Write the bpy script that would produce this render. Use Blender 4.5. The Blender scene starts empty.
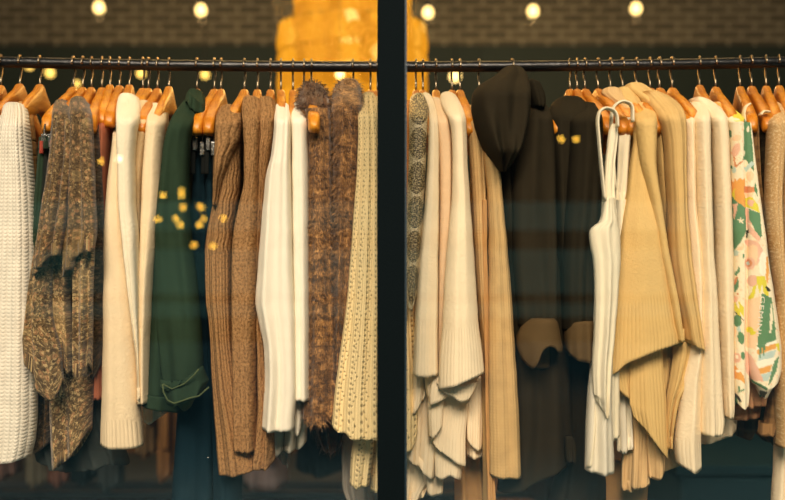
import bpy, bmesh, math, random
import numpy as np
from mathutils import Vector, noise as mnoise

# ------------------------------------------------------------------ frame
F, CX, CY = 990.0, 392.5, 250.0        # focal length in pixels, picture centre
ZC = 1.35                               # eye height
DR = 2.2                                # rail distance from the eye
GLASS = 1.78
sc = bpy.context.scene
col = sc.collection
PI = math.pi


def W(px, py, d):
    return ((px - CX) * d / F, d, ZC - (py - CY) * d / F)


def rail_z(x):
    return ZC + 0.4178 - 0.0105 * (1 - (x / 0.88) ** 2)


def s2l(c):
    c = c / 255.0
    return c / 12.92 if c <= 0.04045 else ((c + 0.055) / 1.055) ** 2.4


def rgb(r, g, b):
    return (s2l(r), s2l(g), s2l(b), 1.0)


def sm(x):
    x = min(1.0, max(0.0, x))
    return x * x * (3 - 2 * x)


# ------------------------------------------------------------------ objects
def tag(o, label=None, cat=None, group=None, kind=None):
    for k, v in (('label', label), ('category', cat), ('group', group), ('kind', kind)):
        if v:
            o[k] = v
    return o


def thing(name, label, cat, loc, group=None):
    o = bpy.data.objects.new(name, None)
    o.empty_display_size = 0.05
    o.location = loc
    col.objects.link(o)
    o.rotation_euler = (0, 0, 0)
    return tag(o, label, cat, group)


def link_mesh(name, me, m, parent=None, smooth=True):
    """me is in world coordinates; it is moved into the parent's frame"""
    if parent is not None:
        p = parent
        off = Vector((0, 0, 0))
        while p is not None:
            off = off + p.location
            p = p.parent
        me.transform(__import__('mathutils').Matrix.Translation(-off))
    if m is not None:
        me.materials.append(m)
    if smooth:
        me.polygons.foreach_set('use_smooth', [True] * len(me.polygons))
    o = bpy.data.objects.new(name, me)
    col.objects.link(o)
    o.parent = parent
    return o


def bm_obj(name, bm, m, parent=None, smooth=True):
    bmesh.ops.recalc_face_normals(bm, faces=bm.faces)
    me = bpy.data.meshes.new(name)
    bm.to_mesh(me)
    bm.free()
    return link_mesh(name, me, m, parent, smooth)


def add_box(bm, lo, hi, bev=0.0):
    r = bmesh.ops.create_cube(bm, size=1.0)
    c = [(a + b) / 2 for a, b in zip(lo, hi)]
    s = [(b - a) for a, b in zip(lo, hi)]
    for v in r['verts']:
        v.co = Vector((c[0] + v.co.x * s[0], c[1] + v.co.y * s[1], c[2] + v.co.z * s[2]))
    if bev:
        es = list({e for v in r['verts'] for e in v.link_edges})
        bmesh.ops.bevel(bm, geom=es, offset=bev, segments=2, affect='EDGES', profile=0.5)


def add_tube(bm, pts, r, seg=10, cap=True, flat=1.0):
    pts = [Vector(p) for p in pts]
    rs = r if isinstance(r, (list, tuple)) else [r] * len(pts)
    rings = []
    up = None
    for i, p in enumerate(pts):
        a = pts[max(0, i - 1)]
        b = pts[min(len(pts) - 1, i + 1)]
        t = (b - a).normalized()
        if up is None:
            up = Vector((0, 0, 1)) if abs(t.z) < 0.9 else Vector((1, 0, 0))
        s = t.cross(up).normalized()
        up = s.cross(t).normalized()
        rings.append([bm.verts.new(p + s * math.cos(2 * PI * k / seg) * rs[i] * flat + up * math.sin(2 * PI * k / seg) * rs[i]) for k in range(seg)])
    for A, B in zip(rings, rings[1:]):
        for k in range(seg):
            bm.faces.new((A[k], A[(k + 1) % seg], B[(k + 1) % seg], B[k]))
    if cap:
        bm.faces.new(rings[0][::-1])
        bm.faces.new(rings[-1])


def add_lathe(bm, prof, centre, seg=24):
    cx, cy, cz = centre
    rings = []
    for r, z in prof:
        rings.append([bm.verts.new((cx + r * math.cos(2 * PI * k / seg), cy + r * math.sin(2 * PI * k / seg), cz + z)) for k in range(seg)])
    for A, B in zip(rings, rings[1:]):
        for k in range(seg):
            bm.faces.new((A[k], A[(k + 1) % seg], B[(k + 1) % seg], B[k]))
    bm.faces.new(rings[0][::-1])
    bm.faces.new(rings[-1])


# ------------------------------------------------------------------ cloth
def hermite(xs, ys):
    xs = np.array(xs, float)
    ys = np.array(ys, float)
    n = len(xs)
    h = np.diff(xs)
    dl = np.diff(ys) / h
    m = np.zeros(n)
    m[0], m[-1] = dl[0], dl[-1]
    for i in range(1, n - 1):
        if dl[i - 1] * dl[i] > 0:
            w1, w2 = 2 * h[i] + h[i - 1], h[i] + 2 * h[i - 1]
            m[i] = (w1 + w2) / (w1 / dl[i - 1] + w2 / dl[i])

    def f(x):
        x = min(max(x, xs[0]), xs[-1])
        i = min(int(np.searchsorted(xs, x, side='right')) - 1, n - 2)
        t = (x - xs[i]) / h[i]
        return float((2 * t ** 3 - 3 * t ** 2 + 1) * ys[i] + (t ** 3 - 2 * t ** 2 + t) * h[i] * m[i]
                     + (-2 * t ** 3 + 3 * t ** 2) * ys[i + 1] + (t ** 3 - t ** 2) * h[i] * m[i + 1])
    return f


def cloth_mesh(name, V, UV, faces, m=None, par=None):
    used = sorted({i for f in faces for i in f})
    if len(used) < len(V):
        idx = {q: k for k, q in enumerate(used)}
        V, UV = [V[i] for i in used], [UV[i] for i in used]
        faces = [tuple(idx[i] for i in f) for f in faces]
    me = bpy.data.meshes.new(name)
    me.from_pydata(V, [], faces)
    uvl = me.uv_layers.new(name='UVMap')
    lv = np.empty(len(me.loops), dtype=np.int32)
    me.loops.foreach_get('vertex_index', lv)
    uvl.data.foreach_set('uv', np.array(UV, dtype=np.float32)[lv].ravel())
    return link_mesh(name, me, m, par) if m is not None else me


def piece(par, name, rows, m, d=1.99, ys=None, dt=2.12, dep=0.06, hem=None, hl=60, fold=(0.004, 2.5), seed=0,
          pw=0.75, step=3.0, nf=None, paint=None, rough=0.5, db=None, label=None, twist=0.6, top=None, tl=14, split=None):
    """A hanging piece of cloth: a closed tube lofted through rows (height, left, right); d is its distance, dep its thickness.
    ys: height where the shoulder ends (above it the cloth climbs back along the hanger arm to distance dt); hem/top: slanting or wavy borders."""
    rnd = random.Random(seed * 77 + 5)
    yy = [r[0] for r in rows]
    fl, fr = hermite(yy, [r[1] for r in rows]), hermite(yy, [r[2] for r in rows])
    y0, y1 = yy[0], yy[-1]
    n = max(6, int((y1 - y0) / step))
    S = [y0 + (y1 - y0) * i / n for i in range(n + 1)]
    if ys is not None or y1 - y0 > 100:
        S = sorted(set(S + [y0 + k for k in (0.4, 1, 2, 3.5, 5)]))
    mw = max(r[2] - r[1] for r in rows)
    nf = nf or int(min(44, max(12, mw * 0.9)))
    nb = max(6, nf // 2)
    ring = []                                           # (t across, sign, height in the ring)
    for k in range(nf):
        a = PI * k / nf
        ring.append((0.5 - 0.5 * math.cos(a), -abs(math.sin(a)) ** pw))
    for k in range(nb):
        a = PI + PI * k / nb
        ring.append((0.5 - 0.5 * math.cos(a), abs(math.sin(a)) ** pw))
    hx = hermite([h[0] for h in hem], [h[1] for h in hem]) if hem else None
    tx = hermite([h[0] for h in top], [h[1] for h in top]) if top else None
    amp, fq = fold
    ph = [rnd.uniform(0, 6.28) for _ in range(4)]
    N = len(ring)
    V, UV, PX = [], [], []
    wm = mw * d / F
    uo = (0.0, 0.0) if m.name.startswith('sequin') else (rnd.uniform(0, 4), rnd.uniform(0, 4))

    def foldat(t, s):
        g = math.sin(2 * PI * fq * t + ph[0] + twist * s) + 0.55 * math.sin(2 * PI * fq * 1.73 * t + ph[1] - twist * 1.4 * s) \
            + 0.12 * math.sin(2 * PI * fq * 3.1 * t + ph[2] + 2 * twist * s)
        return amp * (0.3 + 0.7 * s) * g

    for y in S:
        s = (y - y0) / (y1 - y0)
        xl, xr = fl(y), fr(y)
        wob = rough * sm(s * 6)
        xl += wob * mnoise.noise(Vector((y * 0.045, seed * 3.7, 1.3)))
        xr += wob * mnoise.noise(Vector((y * 0.045, seed * 3.7, 8.9)))
        dc = d
        if ys is not None and y < ys:
            dc = dt + (d - dt) * sm((y - y0) / (ys - y0)) if ys > y0 else d
        if db is not None:
            dc = dc + (db - d) * s
        narrow = min(1.0, (xr - xl) / max(4.0, 0.55 * mw))
        for t, g in ring:
            px = xl + (xr - xl) * t
            py = y
            if hx:
                py += sm((y - (y1 - hl)) / hl) * (hx(px) - y1)
            if tx:
                py += (1 - sm((y - y0) / tl)) * (tx(px) - y0)
            X, _, Z = W(px, py, dc)
            Y = dc + dep / 2 * g * narrow + foldat(t, s)
            V.append((X, Y, Z))
            UV.append(((t * wm if g <= 0 else (2 - t) * wm) + uo[0], -(y - y0) * d / F + uo[1]))
            PX.append((CX + X * F / Y, CY - (Z - ZC) * F / Y, t, g))
    nr = len(S)
    # turned-in hem
    base = (nr - 1) * N
    cen = Vector((0, 0, 0))
    for k in range(N):
        cen += Vector(V[base + k])
    cen /= N
    for sc_, up in ((0.93, 0.0005), (0.86, 0.025)):
        for k in range(N):
            x, y, z = V[base + k]
            V.append((cen.x + (x - cen.x) * sc_, cen.y + (y - cen.y) * sc_, z + up))
            UV.append(UV[base + k])
            PX.append(PX[base + k])
    nr += 2
    faces = []
    for i in range(nr - 1):
        for k in range(N):
            k2 = (k + 1) % N
            faces.append((i * N + k, (i + 1) * N + k, (i + 1) * N + k2, i * N + k2))
    faces.append(tuple(range(N)))
    faces.append(tuple((nr - 1) * N + k for k in range(N))[::-1])
    if split:                                           # a ribbed border knitted on: the same cloth, cut along a seam
        nm2, m2, seam = split
        sx = hermite([q[0] for q in seam], [q[1] for q in seam])
        low = [f for f in faces if sum(PX[i][1] for i in f) / len(f) > sx(sum(PX[i][0] for i in f) / len(f))]
        ls = set(low)
        cloth_mesh(nm2, V, UV, low, m2, par)
        faces = [f for f in faces if f not in ls]
    me = cloth_mesh(name, V, UV, faces)
    if paint:
        at = me.color_attributes.new('print', 'FLOAT_COLOR', 'POINT')
        at.data.foreach_set('color', np.array([paint(*p) for p in PX], dtype=np.float32).ravel())
    o = link_mesh(name, me, m, par)
    if label:
        o['label'] = label
    return o


def body(par, hx, slope, yhem, m, th=0.035, front=0.145, back=0.18, drop=0.10, fold=(0.004, 5), seed=0, name='body', flare=1.25, ytop=None, hemtilt=0.0):
    """The flat, deep body of a garment seen end-on: 35 cm deep under its hanger, th thick along the rail."""
    rnd = random.Random(seed * 31 + 1)
    th *= 0.72
    x0 = (hx - CX) * DR / F
    zt = rail_z(x0) - drop if ytop is None else W(0, ytop, 2.03)[2]
    zh = W(0, yhem, 2.03)[2]
    n = max(10, int((zt - zh) / 0.015))
    N = 52
    ph = [rnd.uniform(0, 6.28) for _ in range(3)]
    V, UV = [], []
    for i in range(n + 1):
        s = i / n
        tt = th * (0.55 + (flare - 0.55) * sm(s * 2.5)) if s < 0.4 else th * flare
        for k in range(N):
            a = 2 * PI * k / N
            c, q = math.cos(a), math.sin(a)
            al = (abs(c) ** 0.55) * (1 if c > 0 else -1)
            al = al * (front if al > 0 else back)
            t = tt / 2 * (abs(q) ** 0.7) * (1 if q > 0 else -1)
            t += fold[0] * (0.2 + 0.8 * s) * (math.sin(al * 2 * PI * fold[1] / 0.36 + ph[0] + 0.8 * s) + 0.5 * math.sin(al * 2 * PI * fold[1] * 1.9 / 0.36 + ph[1]))
            z = zt + (zh - zt) * s - 0.08 * (abs(al) / 0.19) ** 1.25 * (1 - s) ** 1.5 + hemtilt * al * s
            V.append((x0 + slope * al + t, DR - al, z))
            UV.append(((al + 0.2) + (0 if q > 0 else 0.5), -s * (zt - zh)))
    nr = n + 1
    base = n * N
    cen = Vector((0, 0, 0))
    for k in range(N):
        cen += Vector(V[base + k])
    cen /= N
    for sc_, up in ((0.95, 0.0005), (0.9, 0.03)):
        for k in range(N):
            x, y, z = V[base + k]
            ax = x0 + slope * (DR - y)
            V.append((ax + (x - ax) * sc_ * 0.9, cen.y + (y - cen.y) * sc_, z + up))
            UV.append(UV[base + k])
    nr += 2
    faces = []
    for i in range(nr - 1):
        for k in range(N):
            k2 = (k + 1) % N
            faces.append((i * N + k, i * N + k2, (i + 1) * N + k2, (i + 1) * N + k))
    faces.append(tuple(range(N))[::-1])
    faces.append(tuple((nr - 1) * N + k for k in range(N)))
    me = bpy.data.meshes.new(name)
    me.from_pydata(V, [], faces)
    uvl = me.uv_layers.new(name='UVMap')
    lv = np.empty(len(me.loops), dtype=np.int32)
    me.loops.foreach_get('vertex_index', lv)
    uvl.data.foreach_set('uv', np.array(UV, dtype=np.float32)[lv].ravel())
    return link_mesh(name, me, m, par)


def band(par, name, path, d, wid, thick, m, db=None):
    """A strap: a strip wid deep and thick thin that follows a path of picture points at distance d (to db at its end)"""
    bm = bmesh.new()
    pts = []
    n = len(path)
    ts = list(range(n))
    fx, fy = hermite(ts, [p[0] for p in path]), hermite(ts, [p[1] for p in path])
    K = (n - 1) * 6
    for i in range(K + 1):
        t = i / 6
        dd = d if db is None else d + (db - d) * i / K
        pts.append(Vector(W(fx(t), fy(t), dd)))
    rings = []
    for i, p in enumerate(pts):
        t = (pts[min(K, i + 1)] - pts[max(0, i - 1)])
        t.y = 0
        t.normalize()
        nn = Vector((t.z, 0, -t.x))
        q = []
        for k in range(12):
            a = 2 * PI * k / 12
            q.append(bm.verts.new(p + Vector((0, math.cos(a) * wid / 2, 0)) + nn * math.sin(a) * thick / 2))
        rings.append(q)
    for A, B in zip(rings, rings[1:]):
        for k in range(12):
            bm.faces.new((A[k], A[(k + 1) % 12], B[(k + 1) % 12], B[k]))
    bm.faces.new(rings[0])
    bm.faces.new(rings[-1])
    return bm_obj(name, bm, m, par)


def fur(o, count, length, m, seed, parent, lean=0.75):
    count *= 2
    length *= 0.75
    """tufts of hair standing on a furry piece: one mesh of thin curved blades"""
    rnd = random.Random(seed)
    me0 = o.data
    areas = [p.area for p in me0.polygons]
    cum = np.cumsum(areas)
    tot = cum[-1]
    V, Fc = [], []
    base = o.location.copy()
    p = o.parent
    while p is not None:
        base = base + p.location
        p = p.parent
    for _ in range(count):
        i = int(np.searchsorted(cum, rnd.random() * tot))
        pol = me0.polygons[min(i, len(areas) - 1)]
        vs = [me0.vertices[k].co for k in pol.vertices][:4]
        w = [rnd.random() for _ in vs]
        sw = sum(w)
        c = sum((v * (a / sw) for v, a in zip(vs, w)), Vector((0, 0, 0))) + base
        nrm = pol.normal
        L = length * rnd.uniform(0.55, 1.3)
        dirv = (nrm * rnd.uniform(0.3, 0.7) + Vector((rnd.gauss(0, 0.35), rnd.gauss(0, 0.2), -lean + rnd.gauss(0, 0.35)))).normalized()
        side = dirv.cross(nrm if abs(dirv.dot(nrm)) < 0.95 else Vector((1, 0, 0))).normalized() * rnd.uniform(0.0005, 0.0011)
        mid = c + dirv * L * 0.55
        tip = c + dirv * L + Vector((rnd.gauss(0, 0.002), 0, -L * 0.35))
        b = len(V)
        V += [tuple(c - side), tuple(c + side), tuple(mid + side * 0.7), tuple(mid - side * 0.7), tuple(tip)]
        Fc += [(b, b + 1, b + 2, b + 3), (b + 3, b + 2, b + 4)]
    me = bpy.data.meshes.new('fur_pile')
    me.from_pydata(V, [], Fc)
    return tag(link_mesh('fur_pile', me, m, parent, smooth=False), kind='stuff')
# ------------------------------------------------------------------ materials
class NT:
    def __init__(s, name):
        s.m = bpy.data.materials.new(name)
        s.m.use_nodes = True
        s.t = s.m.node_tree
        s.t.nodes.clear()
        s.out = s.n('ShaderNodeOutputMaterial')

    def n(s, typ, **kw):
        x = s.t.nodes.new(typ)
        for k, v in kw.items():
            setattr(x, k, v)
        return x

    def l(s, a, b):
        s.t.links.new(a, b)

    def val(s, sock, v):
        if hasattr(v, 'links') or hasattr(v, 'is_linked'):
            s.l(v, sock)
        else:
            sock.default_value = v

    def math(s, op, a, b=None, c=None):
        x = s.n('ShaderNodeMath', operation=op)
        for i, v in enumerate((a, b, c)):
            if v is not None:
                s.val(x.inputs[i], v)
        return x.outputs[0]

    def mix(s, f, a, b, blend='MIX'):
        x = s.n('ShaderNodeMix', data_type='RGBA', blend_type=blend)
        s.val(x.inputs[0], f)
        s.val(x.inputs[6], a)
        s.val(x.inputs[7], b)
        return x.outputs[2]

    def ramp(s, f, stops, interp='LINEAR'):
        x = s.n('ShaderNodeValToRGB')
        x.color_ramp.interpolation = interp
        els = x.color_ramp.elements
        while len(els) < len(stops):
            els.new(0.5)
        for e, (p, c) in zip(els, stops):
            e.position = p
            e.color = c
        s.l(f, x.inputs[0])
        return x.outputs[0]

    def noise(s, vec, scale, detail=3, rough=0.55, dist=0.0):
        x = s.n('ShaderNodeTexNoise')
        s.l(vec, x.inputs['Vector'])
        x.inputs['Scale'].default_value = scale
        x.inputs['Detail'].default_value = detail
        x.inputs['Roughness'].default_value = rough
        x.inputs['Distortion'].default_value = dist
        return x.outputs[0]

    def uv(s):
        x = s.n('ShaderNodeUVMap')
        return x.outputs[0]

    def sep(s, v):
        x = s.n('ShaderNodeSeparateXYZ')
        s.l(v, x.inputs[0])
        return x.outputs

    def scale(s, v, k):
        x = s.n('ShaderNodeMapping')
        s.l(v, x.inputs[0])
        x.inputs['Scale'].default_value = k
        return x.outputs[0]

    def bsdf(s, colr, rough=0.9, metal=0.0, sheen=0.0, bump=None, dist=0.002, strength=1.0, spec=0.06, **kw):
        b = s.n('ShaderNodeBsdfPrincipled')
        s.val(b.inputs['Base Color'], colr)
        s.val(b.inputs['Roughness'], rough)
        b.inputs['Metallic'].default_value = metal
        b.inputs['Specular IOR Level'].default_value = spec
        if sheen:
            b.inputs['Sheen Weight'].default_value = sheen
            b.inputs['Sheen Roughness'].default_value = 0.5
        for k, v in kw.items():
            s.val(b.inputs[k], v)
        if bump is not None:
            x = s.n('ShaderNodeBump')
            x.inputs['Strength'].default_value = strength
            x.inputs['Distance'].default_value = dist
            s.l(bump, x.inputs['Height'])
            s.l(x.outputs[0], b.inputs['Normal'])
        return b

    def done(s, sh):
        s.l(sh.outputs[0], s.out.inputs[0])
        return s.m


def sine(g, x, period, ph=0.0):
    return g.math('SINE', g.math('MULTIPLY_ADD', x, 2 * PI / period, ph))


def fabric(name, c, kind='plain', p=0.009, q=0.007, sheer=0.0, dist=0.0016, vary=0.12, sheen=0.0, c2=None, wav=0.002):
    """cloth: plain weave, rib, chunky, cable, lace (open eyelets), tweed, marl, slub"""
    g = NT(name)
    uv = g.uv()
    o = g.sep(uv)
    u, v = o[0], o[1]
    big = g.noise(uv, 26, 3)
    fine = g.noise(uv, 900, 2)
    cd = tuple(x * (1 - vary) for x in c[:3]) + (1,)
    cl = tuple(min(1, x * (1 + vary * 0.6)) for x in c[:3]) + (1,)
    colr = g.ramp(big, [(0.3, cd), (0.7, cl)])
    h = fine
    hole = None
    if kind == 'plain':
        h = g.math('ADD', g.math('MULTIPLY', fine, 0.25), g.math('MULTIPLY', g.noise(g.scale(uv, (60, 12, 1)), 1.0, 3), 1.2))
    elif kind == 'rib':
        h = g.math('MULTIPLY_ADD', fine, 0.25, g.math('ABSOLUTE', sine(g, u, p * 2)))
    elif kind == 'fineknit':
        h = g.math('MULTIPLY', g.noise(g.scale(uv, (170, 170, 1)), 1.0, 3), 1.0)
        sp = g.noise(g.scale(uv, (420, 260, 1)), 1.0, 2)
        colr = g.mix(g.math('MULTIPLY', sp, 0.35), colr, cd)
    elif kind == 'chunky':
        a = g.math('ABSOLUTE', sine(g, u, p * 2))
        z = g.math('ABSOLUTE', sine(g, g.math('ADD', v, g.math('MULTIPLY', a, 0.003)), q * 2))
        h = g.math('MULTIPLY_ADD', fine, 0.2, g.math('MULTIPLY', a, g.math('MULTIPLY_ADD', z, 0.6, 0.4)))
    elif kind == 'cable':
        k = g.math('MULTIPLY', sine(g, v, 0.045), wav)
        a = g.math('ABSOLUTE', sine(g, g.math('ADD', u, k), p * 2))
        z = g.math('ABSOLUTE', sine(g, g.math('ADD', v, g.math('MULTIPLY', a, 0.005)), q * 2))
        h = g.math('MULTIPLY_ADD', g.noise(uv, 300, 2), 0.5, g.math('MULTIPLY', a, g.math('MULTIPLY_ADD', z, 0.3, 0.7)))
        fl = g.noise(g.scale(uv, (260, 170, 1)), 1.0, 2, 0.7)
        colr = g.mix(g.ramp(fl, [(0.46, (0, 0, 0, 1)), (0.66, (0.85, 0.85, 0.85, 1))]), colr, c2 or cd)
    elif kind == 'lace':
        # columns of eyelets between zig-zag lines of smaller ones
        PU = 0.026
        zz = g.math('ABSOLUTE', g.math('SUBTRACT', g.math('FRACT', g.math('DIVIDE', v, 0.04)), 0.5))

        def dots(uu, per_u, per_v, r, vv=v):
            du = g.math('MULTIPLY', g.math('SUBTRACT', g.math('FRACT', g.math('DIVIDE', uu, per_u)), 0.5), per_u / r)
            dv = g.math('MULTIPLY', g.math('SUBTRACT', g.math('FRACT', g.math('DIVIDE', vv, per_v)), 0.5), per_v / r)
            return g.math('ADD', g.math('MULTIPLY', du, du), g.math('MULTIPLY', dv, dv))
        r1 = dots(u, PU, 0.0105, 0.0023)
        r2 = dots(g.math('ADD', u, g.math('MULTIPLY_ADD', zz, 0.02, PU / 2)), PU, 0.008, 0.0016)
        rr = g.math('MINIMUM', r1, r2)
        hole = g.math('MULTIPLY', g.math('LESS_THAN', rr, 1.0), 0.5)
        h = g.math('MULTIPLY_ADD', fine, 0.3, g.math('MULTIPLY_ADD', g.math('MINIMUM', g.math('MULTIPLY', rr, 0.4), 1.0), 0.6, g.math('MULTIPLY', g.math('ABSOLUTE', sine(g, u, 0.013)), 0.5)))
    elif kind == 'crochet':
        x = g.n('ShaderNodeTexVoronoi')
        g.l(g.scale(uv, (150, 120, 1)), x.inputs['Vector'])
        x.inputs['Scale'].default_value = 1.0
        hole = g.math('LESS_THAN', x.outputs['Distance'], 0.22)
        h = x.outputs['Distance']
    elif kind == 'tweed':
        a = g.noise(g.scale(uv, (300, 220, 1)), 1.0, 3, 0.7)
        colr = g.ramp(a, [(0.3, cd), (0.5, c), (0.68, c2 or cl)])
        h = a
    elif kind == 'herringbone':
        zz = g.math('ABSOLUTE', g.math('SUBTRACT', g.math('FRACT', g.math('DIVIDE', v, 0.012)), 0.5))
        s_ = sine(g, g.math('ADD', u, g.math('MULTIPLY', zz, 0.012)), 0.005)
        colr = g.mix(g.math('MULTIPLY_ADD', s_, 0.25, 0.3), c, c2 or cd)
    elif kind == 'plaid':
        a = g.math('GREATER_THAN', sine(g, u, 0.022), 0.55)
        b_ = g.math('GREATER_THAN', sine(g, v, 0.026), 0.55)
        colr = g.mix(g.math('MULTIPLY', g.math('ADD', a, b_), 0.35), colr, c2 or cd)
    elif kind == 'denim':
        tw = sine(g, g.math('ADD', u, v), 0.005)
        colr = g.mix(g.math('MULTIPLY_ADD', tw, 0.1, 0.12), colr, cd)
        h = g.math('MULTIPLY_ADD', fine, 0.2, g.noise(g.scale(uv, (30, 14, 1)), 1.0, 4))
    b = g.bsdf(colr, 0.88, sheen=sheen, bump=h, dist=dist, strength=1.0)
    if hole is not None or sheer:
        tr = g.n('ShaderNodeBsdfTransparent')
        mx = g.n('ShaderNodeMixShader')
        if hole is not None:
            g.l(hole, mx.inputs[0])
        else:
            mx.inputs[0].default_value = sheer
        g.l(b.outputs[0], mx.inputs[1])
        g.l(tr.outputs[0], mx.inputs[2])
        return g.done(mx)
    return g.done(b)


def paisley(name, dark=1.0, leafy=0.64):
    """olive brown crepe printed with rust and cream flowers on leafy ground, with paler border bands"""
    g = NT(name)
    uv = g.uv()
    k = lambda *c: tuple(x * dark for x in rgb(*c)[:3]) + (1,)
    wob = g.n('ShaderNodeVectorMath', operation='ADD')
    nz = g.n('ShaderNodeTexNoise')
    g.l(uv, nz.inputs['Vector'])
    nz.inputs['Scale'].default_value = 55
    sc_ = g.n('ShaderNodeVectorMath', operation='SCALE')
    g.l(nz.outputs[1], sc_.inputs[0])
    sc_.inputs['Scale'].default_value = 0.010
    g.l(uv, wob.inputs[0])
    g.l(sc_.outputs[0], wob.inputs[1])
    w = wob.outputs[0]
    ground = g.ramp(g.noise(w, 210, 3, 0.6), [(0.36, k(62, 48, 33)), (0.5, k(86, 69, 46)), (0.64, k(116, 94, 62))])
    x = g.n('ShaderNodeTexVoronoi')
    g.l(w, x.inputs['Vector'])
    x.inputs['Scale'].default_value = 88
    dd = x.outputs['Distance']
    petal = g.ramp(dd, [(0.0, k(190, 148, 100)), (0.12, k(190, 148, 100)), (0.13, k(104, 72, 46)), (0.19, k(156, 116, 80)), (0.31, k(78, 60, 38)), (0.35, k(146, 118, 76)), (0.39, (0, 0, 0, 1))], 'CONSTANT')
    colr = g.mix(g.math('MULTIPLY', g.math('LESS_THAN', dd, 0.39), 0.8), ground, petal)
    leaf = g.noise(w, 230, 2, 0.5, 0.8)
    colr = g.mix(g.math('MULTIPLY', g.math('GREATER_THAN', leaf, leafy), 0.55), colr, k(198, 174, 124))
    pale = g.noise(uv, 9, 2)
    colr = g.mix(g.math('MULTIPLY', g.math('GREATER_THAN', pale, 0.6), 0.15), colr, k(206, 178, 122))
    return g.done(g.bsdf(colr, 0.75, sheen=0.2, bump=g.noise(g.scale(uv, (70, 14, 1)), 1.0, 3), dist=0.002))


def printed(name):
    """reads the printed motif colours stored on the cloth"""
    g = NT(name)
    a = g.n('ShaderNodeAttribute', attribute_name='print')
    uv = g.uv()
    return g.done(g.bsdf(a.outputs['Color'], 0.7, sheen=0.1, bump=g.noise(g.scale(uv, (70, 12, 1)), 1.0, 3), dist=0.0015))


def furmat(name, stops):
    g = NT(name)
    tc = g.n('ShaderNodeTexCoord')
    nz = g.noise(g.scale(tc.outputs['Object'], (45, 20, 75)), 1.0, 4, 0.65, 0.8)
    n2 = g.noise(g.scale(tc.outputs['Object'], (620, 620, 110)), 1.0, 2)
    f = g.math('ADD', g.math('MULTIPLY', nz, 0.5), g.math('MULTIPLY', n2, 0.5))
    return g.done(g.bsdf(g.ramp(f, stops), 0.6, sheen=0.3, spec=0.3))


def sequins(name):
    g = NT(name)
    uv = g.uv()
    w = g.scale(uv, (1, 1, 1))
    o = g.sep(uv)
    # stacked rounded medallions with dark mottling and pale gaps
    dv = g.math('SUBTRACT', g.math('FRACT', g.math('DIVIDE', o[1], 0.068)), 0.5)
    du = g.math('DIVIDE', g.math('SUBTRACT', o[0], 0.02), 0.042)
    rr = g.math('ADD', g.math('MULTIPLY', du, du), g.math('MULTIPLY', dv, dv))
    sp = g.noise(uv, 330, 2, 0.6)
    a = g.ramp(sp, [(0.40, rgb(44, 38, 24)), (0.5, rgb(96, 82, 52)), (0.58, rgb(190, 172, 128))])
    b = g.ramp(sp, [(0.4, rgb(150, 132, 96)), (0.56, rgb(222, 206, 166))])
    colr = g.mix(g.math('LESS_THAN', rr, 0.22), b, a)
    return g.done(g.bsdf(colr, 0.4, bump=sp, dist=0.002, spec=0.5))


def woodmat(name, a, b):
    g = NT(name)
    tc = g.n('ShaderNodeTexCoord')
    oi = g.n('ShaderNodeObjectInfo')
    n = g.noise(g.scale(tc.outputs['Object'], (120, 10, 70)), 1.0, 4, 0.6, 0.8)
    c = g.ramp(n, [(0.3, a), (0.7, b)])
    c = g.mix(g.math('MULTIPLY', oi.outputs['Random'], 0.5), c, rgb(170, 90, 16))
    return g.done(g.bsdf(c, 0.38, spec=0.5, bump=n, dist=0.0006))


def simple(name, c, rough=0.5, metal=0.0, spec=0.4, noise=None, dist=0.001):
    g = NT(name)
    tc = g.n('ShaderNodeTexCoord')
    n = g.noise(tc.outputs['Object'], noise or 120, 3)
    cc = g.ramp(n, [(0.3, tuple(x * 0.82 for x in c[:3]) + (1,)), (0.7, c)])
    return g.done(g.bsdf(cc, rough, metal=metal, spec=spec, bump=n, dist=dist))


def emit(name, c, s):
    g = NT(name)
    e = g.n('ShaderNodeEmission')
    e.inputs[0].default_value = c
    e.inputs[1].default_value = s
    return g.done(e)


def brickmat(name):
    g = NT(name)
    tc = g.n('ShaderNodeTexCoord')
    mp = g.n('ShaderNodeMapping')
    mp.inputs['Rotation'].default_value = (PI / 2, 0, 0)
    g.l(tc.outputs['Object'], mp.inputs[0])
    b = g.n('ShaderNodeTexBrick')
    g.l(mp.outputs[0], b.inputs['Vector'])
    b.inputs['Color1'].default_value = rgb(66, 62, 50)
    b.inputs['Color2'].default_value = rgb(98, 92, 74)
    b.inputs['Mortar'].default_value = rgb(146, 138, 114)
    b.inputs['Scale'].default_value = 1.0
    b.inputs['Brick Width'].default_value = 0.235
    b.inputs['Row Height'].default_value = 0.076
    b.inputs['Mortar Size'].default_value = 0.014
    b.inputs['Bias'].default_value = -0.2
    n = g.noise(tc.outputs['Object'], 2.2, 4)
    c = g.mix(g.math('MULTIPLY', n, 0.6), b.outputs[0], rgb(72, 68, 54))
    return g.done(g.bsdf(c, 0.9, bump=b.outputs['Fac'], dist=-0.01))


def plankmat(name, a, b, wid=0.14):
    g = NT(name)
    tc = g.n('ShaderNodeTexCoord')
    bt = g.n('ShaderNodeTexBrick')
    g.l(tc.outputs['Object'], bt.inputs['Vector'])
    bt.inputs['Color1'].default_value = a
    bt.inputs['Color2'].default_value = b
    bt.inputs['Mortar'].default_value = tuple(x * 0.3 for x in a[:3]) + (1,)
    bt.inputs['Scale'].default_value = 1.0
    bt.inputs['Brick Width'].default_value = 1.6
    bt.inputs['Row Height'].default_value = wid
    bt.inputs['Mortar Size'].default_value = 0.004
    n = g.noise(g.scale(tc.outputs['Object'], (2, 30, 1)), 1.0, 4)
    c = g.mix(g.math('MULTIPLY', n, 0.5), bt.outputs[0], tuple(x * 0.6 for x in a[:3]) + (1,))
    return g.done(g.bsdf(c, 0.5))


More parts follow.
